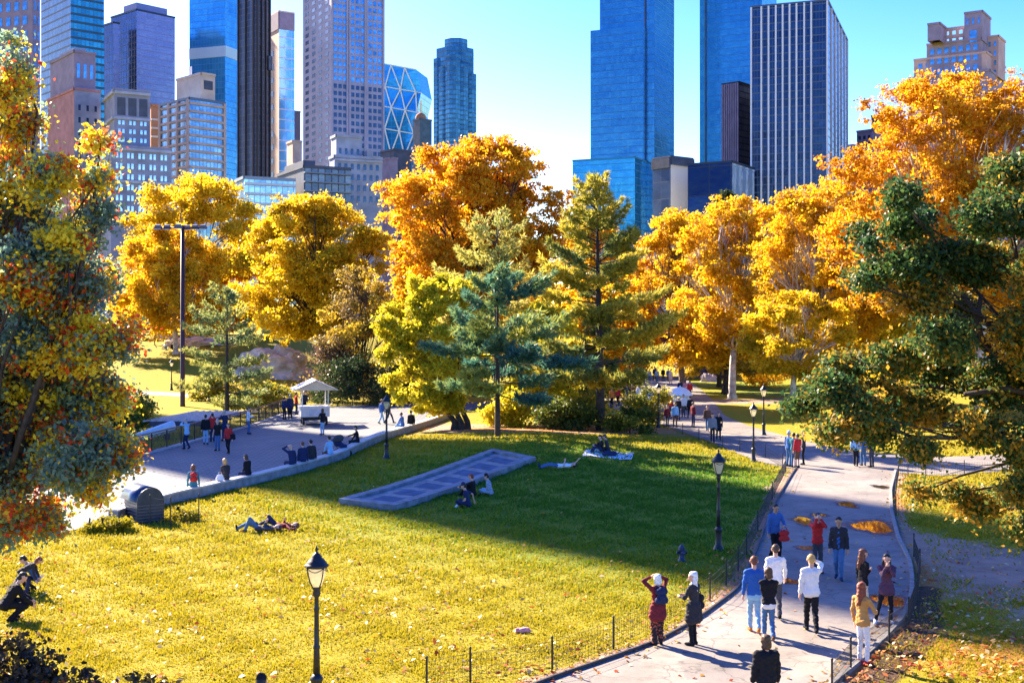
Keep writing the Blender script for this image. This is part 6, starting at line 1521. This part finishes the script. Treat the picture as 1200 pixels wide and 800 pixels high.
patch(.145, .855, .042, .958, -.2, .13, 'bed', bed)
for k_ in range(7):
    v0 = .07+k_*.127; patch(.34, .84, v0, v0+.08, .05, .138, 'panel', pan, 3)
# ---- drum housing by the wall
g = G(176, 612); r = empty('drum_housing', g, R_(38)); tag(r, 'dark round-topped metal housing with ribbed sides at the end of the low wall', 'metal housing')
hm_ = mat('housing_metal', (0.025,0.04,0.07), 0.35, var=0.3, scale=4, metal=0.3); hb_ = mat('housing_blue', (0.035,0.06,0.12), 0.28, var=0.3, scale=4, metal=0.4)
mb = MB(); n_ = 12; pr = [(-.5,0)]+[(-.5*math.cos(math.pi*i/n_), .75+.5*math.sin(math.pi*i/n_)) for i in range(n_+1)]+[(.5,0)]
vs = [(x, -.05, z) for x, z in pr]+[(x, .0, z) for x, z in pr]; m_ = len(pr); mb.add(vs, [tuple(range(m_)), tuple(range(2*m_-1, m_-1, -1))]+[(i+1, i, m_+i, m_+i+1) for i in range(m_-1)]); mb.build('end_panel', hm_, r)
mb = MB(); pr2 = [(x*1.03, .75+(z-.75)*1.03) for x, z in pr[1:-1]]; m_ = len(pr2)
for x0, x1 in ((0.0, 1.5),):
    vs = [(x, x0, z) for x, z in pr2]+[(x, x1, z) for x, z in pr2]+[(x*.93, x0, .75+(z-.75)*.93) for x, z in pr2]+[(x*.93, x1, .75+(z-.75)*.93) for x, z in pr2]
    mb.add(vs, [(i+1, i, m_+i, m_+i+1) for i in range(m_-1)]+[(2*m_+i, 2*m_+i+1, 3*m_+i+1, 3*m_+i) for i in range(m_-1)]+[(i, i+1, 2*m_+i+1, 2*m_+i) for i in range(m_-1)]+[(m_+i+1, m_+i, 3*m_+i, 3*m_+i+1) for i in range(m_-1)])
mb.build('hood', hb_, r, True)
mb = MB(); mb.box((0,.7,.36), (.86,1.3,.72)); mb.build('bin_body', hm_, r)
mb = MB()
for z in np.arange(.08, .74, .11): mb.box((0,-.06,z), (.96,.04,.03)); mb.box((.44,.7,z), (.04,1.3,.03)); mb.box((-.44,.7,z), (.04,1.3,.03))
mb.build('ribs', mat('housing_rib', (0.08,0.09,0.12), 0.4), r)
# ---- ornate plaza railing
RL = px2([(100,546),(140,540),(176,531),(250,511),(300,497),(338,483)])
P = [Vector((x, y, 0)) for x, y in RL]; o0 = P[0].copy(); r = empty('railing', o0); tag(r, 'black iron railing with scrollwork along the far edge of the plaza', 'railing')
ss = dist_at(RL, None)
def rat(d): return Vector((np.interp(d, ss, [p.x for p in P]), np.interp(d, ss, [p.y for p in P]), 0.0))-o0
mb = MB(); mb.tube([rat(d)+V3((0,0,1.12)) for d in np.linspace(0, ss[-1], 40)], .045, 6); mb.build('handrail', mat('rail_bronze', (0.16,0.10,0.08), 0.35), r, True)
mb = MB(); mb.tube([rat(d)+V3((0,0,.16)) for d in np.linspace(0, ss[-1], 40)], .025, 5); mb.tube([rat(d)+V3((0,0,1.0)) for d in np.linspace(0, ss[-1], 40)], .02, 5); mb.build('rail', iron, r)
n_ = int(ss[-1]/2.3); pm_ = None
for i in range(n_+1):
    if pm_ is None: mb = MB(); mb.box((0,0,.55), (.07,.07,1.18)); ob = mb.build('post', iron, r); pm_ = ob.data
    else: ob = bpy.data.objects.new('post', pm_); COL.objects.link(ob); ob.parent = r
    ob.location = rat(min(ss[-1], i*2.3))
mb = MB()
for i in range(n_):
    c0 = i*2.3+1.15
    for k_ in range(2):
        cc = c0+(-.5 if k_ == 0 else .5); mb.tube([rat(cc+.42*math.cos(t))+V3((0,0,.58+.38*math.sin(t))) for t in np.linspace(0, 6.283, 17)], .014, 4, cap=False)
        mb.tube([rat(cc+.2*math.cos(t))+V3((0,0,.58+.2*math.sin(t))) for t in np.linspace(0, 6.283, 13)], .012, 4, cap=False)
    for q_ in np.arange(.12, 2.3, .19): mb.tube([rat(i*2.3+q_)+V3((0,0,.17)), rat(i*2.3+q_)+V3((0,0,1.0))], .010, 4, cap=False)
mb.build('scrollwork', iron, r)
mb = MB()
for a, b_ in zip(np.linspace(0, ss[-1]-.01, 30), np.linspace(ss[-1]/29, ss[-1]*1.03, 30)): pass
sweep([(p[0], p[1]) for p in resample(np.array(RL), 30)], -.2, .15, -.1, .12, 'kerb_stone', wt, r, o0)
# ---- slatted shelter and white roll behind the railing
def at_depth(px, py, d): return W(px, py, d)
d_ = 80.0; c_ = W(223, 492, d_); r = empty('slatted_shelter', (c_.x, c_.y, hz(c_.x, c_.y))); tag(r, 'low slatted roof of a shelter behind the plaza railing', 'shelter')
slat = mat('slat_wood', (0.68,0.58,0.54), 0.8, var=0.25); slatd = mat('slat_frame', (0.06,0.06,0.09), 0.7)
z_ = c_.z-hz(c_.x, c_.y)
mb = MB()
for i in range(10): mb.box((-2.1+i*.46,3.4,z_+.02), (.15,9.2,.08), Matrix.Rotation(-.12, 3, 'Z'))
mb.build('slats', slat, r)
for y in (-1.0,2,5,7.8): mb = MB(); mb.box((0,y,z_-.09), (4.4,.12,.14)); mb.build('rafter', slatd, r)
for x in (-2.0,2.0):
    for y in (-1.1,8.0): mb = MB(); mb.box((x,y,z_/2-.12), (.16,.16,max(.4,z_))); mb.build('post', slatd, r)
mb = MB(); mb.box((0,-1.5,z_-.12), (4.4,.12,.3)); mb.build('fascia', slatd, r)
c_ = W(180, 506, 76.5); r = empty('white_roll', (c_.x, c_.y, hz(c_.x, c_.y)), R_(28)); tag(r, 'thick white roll of sheeting propped behind the railing', 'roll')
z_ = c_.z-hz(c_.x, c_.y)
mb = MB(); mb.tube([(-1.4,0,z_-.42),(-1.3,0,z_-.4),(1.2,0,z_+.32),(1.3,0,z_+.34)], [.18,.26,.36,.26], 12); mb.build('roll', white, r, True)
for x_, q_ in ((-.8,.5),(.8,.1)): mb = MB(); mb.box((x_,0,(z_-q_)/2-.1), (.3,.5,max(.2,z_-q_+.1))); mb.build('trestle', slatd, r)
# ---- vendor cart with gable roof
g = G(368, 497); r = empty('vendor_cart', g, R_(14)); tag(r, 'white vendor cart with a pale gabled roof on thin posts', 'vendor cart')
cw = mat('cart_white', (0.66,0.62,0.58), 0.5, var=0.12, scale=3); cr = mat('cart_roof', (0.52,0.52,0.60), 0.45, var=0.15, scale=3); cg = mat('cart_gable', (0.70,0.58,0.40), 0.6, var=0.1); dk = mat('cart_dark', (0.02,0.02,0.025), 0.7)
mb = MB(); mb.box((0,0,.92), (2.0,2.2,.62)); mb.build('counter', cw, r)
mb = MB(); mb.box((0,0,1.27), (2.16,2.36,.08)); mb.build('counter_top', white, r)
mb = MB(); mb.box((0,-1.115,.9), (.9,.03,.4)); mb.box((.6,-1.112,.9), (.02,.03,.5)); mb.box((-.6,-1.112,.9), (.02,.03,.5)); mb.build('panel', cr, r)
mb = MB(); mb.box((0,0,.48), (1.7,1.9,.26)); mb.build('chassis', dk, r)
for x in (-.8,.8):
    for y in (-.75,.75): mb = MB(); mb.tube([(x-.07,y,.28),(x+.07,y,.28)], .28, 16); mb.build('wheel', dk, r, True)
for x in (-.9,.9):
    for y in (-1.0,1.0): mb = MB(); mb.box((x,y,1.9), (.07,.07,1.2)); mb.build('roof_post', white, r)
mb = MB(); hw, hl, ze, zr = 1.55, 1.65, 2.45, 3.15
# gable faces the camera; ridge runs away from it
for sg in (-1, 1):
    a = [V3((sg*hw,-hl,ze)), V3((sg*hw,hl,ze)), V3((0,hl,zr)), V3((0,-hl,zr))]; b_ = [p+V3((0,0,.07)) for p in a]
    mb.add(a+b_, [(0,1,2,3),(7,6,5,4),(0,4,5,1),(1,5,6,2),(2,6,7,3),(3,7,4,0)])
mb.build('roof', cr, r)
mb = MB()
for y in (-hl+.15, hl-.2): mb.add([V3((-hw+.12,y,ze+.03)), V3((hw-.12,y,ze+.03)), V3((0,y,zr-.02)), V3((-hw+.12,y+.05,ze+.03)), V3((hw-.12,y+.05,ze+.03)), V3((0,y+.05,zr-.02))], [(0,1,2),(5,4,3),(0,3,4,1),(1,4,5,2),(2,5,3,0)])
mb.build('gable', cg, r)
# ---- stroller on the plaza by the wall
w_ = on_wall(407)+Vector((-.25,.75,.03)); r = empty('stroller', w_, R_(60)); tag(r, 'dark blue stroller parked at the low wall between two seated people', 'stroller')
mb = MB(); mb.tube([(-.25,-.1,.35),(-.25,.5,1.0),(.25,.5,1.0),(.25,-.1,.35)], .016, 6); mb.tube([(-.25,.4,.2),(-.25,-.35,.62)], .016, 6); mb.tube([(.25,.4,.2),(.25,-.35,.62)], .016, 6); mb.build('frame', iron, r, True)
for x in (-.27,.27):
    for y in (-.4,.42): mb = MB(); mb.tube([(x-.025,y,.15),(x+.025,y,.15)], .15, 14); mb.build('wheel', dk, r, True)
me_ = fuse('seat', [(V3((-.12,-.2,.5)), V3((.12,-.2,.5)), .14, .14), (V3((-.12,.15,.62)), V3((.12,.15,.62)), .13, .13), (V3((0,-.2,.5)), V3((0,.2,.75)), .15, .13)], .03, 2); me_.materials.append(cloth('navy')); q_ = bpy.data.objects.new('seat', me_); COL.objects.link(q_); q_.parent = r
me_ = fuse('canopy', [(V3((-.13,.1,.92)), V3((.13,.1,.92)), .19, .19), (V3((-.13,.25,.8)), V3((.13,.25,.8)), .16, .16)], .03, 2); me_.materials.append(cloth('dgrey')); q_ = bpy.data.objects.new('canopy', me_); COL.objects.link(q_); q_.parent = r
# ---- blanket and bag by the couple
g = G(713, 533); r = empty('blanket', g, R_(-8)); tag(r, 'white picnic blanket spread on the shaded lawn under the couple', 'blanket')
mb = MB(); nx_, ny_ = 16, 10; vs = []
for i in range(ny_):
    for j in range(nx_):
        x = (j/(nx_-1)-.5)*2.4; y = (i/(ny_-1)-.5)*2.6+.05*math.sin(j); q_ = g+Vector((x,y,0)); vs.append((x, y, hz(q_.x, q_.y)-g.z+.05+.02*math.sin(3*x+2*y)+.012*math.sin(7*x)))
mb.add(vs, [(i*nx_+j, i*nx_+j+1, (i+1)*nx_+j+1, (i+1)*nx_+j) for i in range(ny_-1) for j in range(nx_-1)]); mb.build('sheet', cloth('white'), r, True)
r_, S_, s_ = None, None, None
g2_ = G(714, 535.0); o_ = empty('bag', g2_, .3); tag(o_, 'dark soft bag lying at the front of the white blanket', 'bag')
me_ = fuse('bag_body', [(V3((-.28,0,.15)), V3((.28,0,.15)), .11, .13), (V3((-.1,.05,.2)), V3((.15,0,.2)), .13, .1)], .03, 2); me_.materials.append(cloth('navy')); q_ = bpy.data.objects.new('bag_body', me_); COL.objects.link(q_); q_.parent = o_
mb = MB(); mb.tube([(-.2,0,.26),(-.05,0,.4),(.1,0,.4),(.22,0,.27)], .014, 6); mb.build('handle', cloth('black'), o_, True)
# crumpled paper in the foreground grass
g = G(612, 741); o_ = empty('paper_scrap', g); tag(o_, 'crumpled pale paper bag lying in the sunny grass', 'paper')
me_ = fuse('scrap', [(V3((-.12,0,.05)), V3((.1,.02,.06)), .06, .08), (V3((0,.05,.05)), V3((.18,-.03,.04)), .05, .03)], .02, 1, .012, 3); me_.materials.append(cloth('pink')); q_ = bpy.data.objects.new('scrap', me_); COL.objects.link(q_); q_.parent = o_
# ---- umbrella cart on the upper walk
g = G(797, 480); r = empty('umbrella_cart', g); tag(r, 'food cart under a large white umbrella on the upper walk', 'umbrella cart'); kx = g.y/F
zt = CAMZ+(HY-453)/F*g.y-g.z; zb_ = CAMZ+(HY-463)/F*g.y-g.z; ru = 15*kx
mb = MB(); mb.lathe([(ru,zb_-.0),(ru*.97,zb_+.06),(ru*.72,zb_+(zt-zb_)*.55),(ru*.4,zb_+(zt-zb_)*.85),(.05,zt),(.04,zt+.08)], 12); mb.build('canopy', mat('umbrella_white', (0.86,0.86,0.84), 0.8, var=0.03), r)
mb = MB(); mb.tube([(0,0,0),(0,0,zt)], .04, 6); mb.build('pole', white, r)
mb = MB(); mb.box((0,0,.75), (1.5,.9,.7)); mb.build('cart_body', mat('cart_steel', (0.5,0.5,0.52), 0.35, metal=.5), r)
mb = MB(); mb.box((0,0,1.13), (1.6,1.0,.06)); mb.build('counter_top', white, r)
for x in (-.55,.55): mb = MB(); mb.tube([(x,-.5,.27),(x,.5,.27)], .27, 12); mb.build('wheel', dk, r, True)
# ---- stone bridge in the hollow
D = 164.0; c_ = W(772, 443, D); r = empty('stone_bridge', (c_.x, D, hz(c_.x, D))); tag(r, 'dark stone footbridge with an arch, half hidden by trees at the end of the walk', 'bridge')
bs = mat('bridge_stone', (0.09,0.075,0.085), 0.9, var=0.4, scale=1.2, bump=0.6)
mb = MB(); hw, aw, ah, spr = 9.5, 3.3, 4.6, 2.2; N_ = 14
arc = [(-aw,-.5)]+[(-aw*math.cos(math.pi*i/N_), spr+(ah-spr)*math.sin(math.pi*i/N_)) for i in range(N_+1)]+[(aw,-.5)]
for y in (0, 9):
    top = 6.0
    for (x0, z0), (x1, z1) in zip(arc[1:-1], arc[2:-1]): mb.add([(x0,y,z0),(x1,y,z1),(x1,y,top),(x0,y,top)], [(0,1,2,3) if y == 0 else (3,2,1,0)])
    for sg in (-1, 1): mb.add([(sg*aw,y,-.5),(sg*hw,y,-.5),(sg*hw,y,top),(sg*aw,y,top)], [(0,1,2,3)])
for (x0, z0), (x1, z1) in zip(arc[:-1], arc[1:]): mb.add([(x0,0,z0),(x1,0,z1),(x1,9,z1),(x0,9,z0)], [(0,1,2,3)])
mb.add([(-hw,0,6),(hw,0,6),(hw,9,6),(-hw,9,6)], [(0,1,2,3)]); mb.build('arch_wall', bs, r)
mb = MB(); mb.box((0,.0,6.45), (2*hw,.5,.9)); mb.build('parapet', mat('bridge_parapet', (0.16,0.13,0.15), 0.9, var=.3, scale=1, bump=.4), r)
mb = MB(); mb.box((0,-.12,5.95), (2*hw+.2,.8,.22)); mb.build('string_course', MATS['bridge_parapet'], r)
# ivy with red leaves on the bridge wall
rg = np.random.default_rng(99); n = 900; P_ = np.c_[c_.x+rg.normal(1.6,1.2,n), np.full(n, D-.25)+rg.normal(0,.08,n), hz(c_.x,D)+np.clip(rg.normal(3.6,1.2,n),.5,6.6)]
v, f = leaves_at(P_, .12+.08*rg.random(n), rg); o_ = npmesh('ivy', v, f, leafmat('ivy_red', [(0,(0.25,0.02,0.03)),(0.6,(0.45,0.05,0.05)),(1,(0.3,0.12,0.04))], .3), None, tint=np.repeat(rg.random(n), 4)); tag(o_, 'red ivy hanging on the right side of the stone bridge arch', 'ivy')
# ---- rock outcrop on the slope
def rock(label, px, py, wpx, hpx, seed, D=None):
    b = G(px, py); w = wpx/F*b.y; hh_ = hpx/F*b.y; rg = np.random.default_rng(seed)
    bm_ = bmesh.new(); bmesh.ops.create_icosphere(bm_, subdivisions=5, radius=1)
    ph = rg.uniform(0, 6, (8,)); dr_ = rg.normal(0, 1, (8,3))
    for v in bm_.verts:
        p = np.array(v.co); q_ = 1.0
        for k_ in range(8): q_ += .09/(1+k_*.25)*math.sin((2+k_*1.3)*p.dot(dr_[k_])+ph[k_])
        # split faces like ledges
        st = math.floor((p[2]*.8+p[0]*.5)*5)/5; q_ += .10*math.sin(st*17)
        v.co = Vector((p[0]*q_*w/2, p[1]*q_*w*.35, p[2]*q_*hh_))
    me = bpy.data.meshes.new('rock_outcrop'); bm_.to_mesh(me); bm_.free(); me.materials.append(mat('schist', (0.46,0.40,0.38), .85, var=.35, scale=.9, bump=.7, bscale=3))
    o = bpy.data.objects.new('rock_outcrop', me); COL.objects.link(o); o.location = b; tag(o, label, 'rock', 'rocks on the slope')
rock('broad pale grey rock ledge on the slope between conifer and golden tree', 322, 440, 85, 34, 1)
rock('flat pale rock on the slope beside the floodlight pole', 225, 404, 60, 9, 2)
rock('small dark boulder under the amber tree on the slope', 196, 396, 24, 8, 3)
rock('boulder beside the path at the foot of the brown tree', 830, 447, 18, 9, 4)
# white long tent roof far behind the slope trees
c_ = W(188, 376, 200); r = empty('white_tent', (c_.x, c_.y, hz(c_.x, c_.y))); tag(r, 'long low white tent behind the trees at the top of the left slope', 'tent')
z_ = c_.z-hz(c_.x, c_.y)
mb = MB(); mb.box((0,0,max(.6,z_)-.2), (8.5,4,.9), taper=.75); mb.build('canopy', white, r)
for x in (-3.8,0,3.8):
    for y in (-1.8,1.8): mb = MB(); mb.box((x,y,(max(.6,z_)-.6)/2-.2), (.15,.15,max(.3,z_))); mb.build('post', white, r)
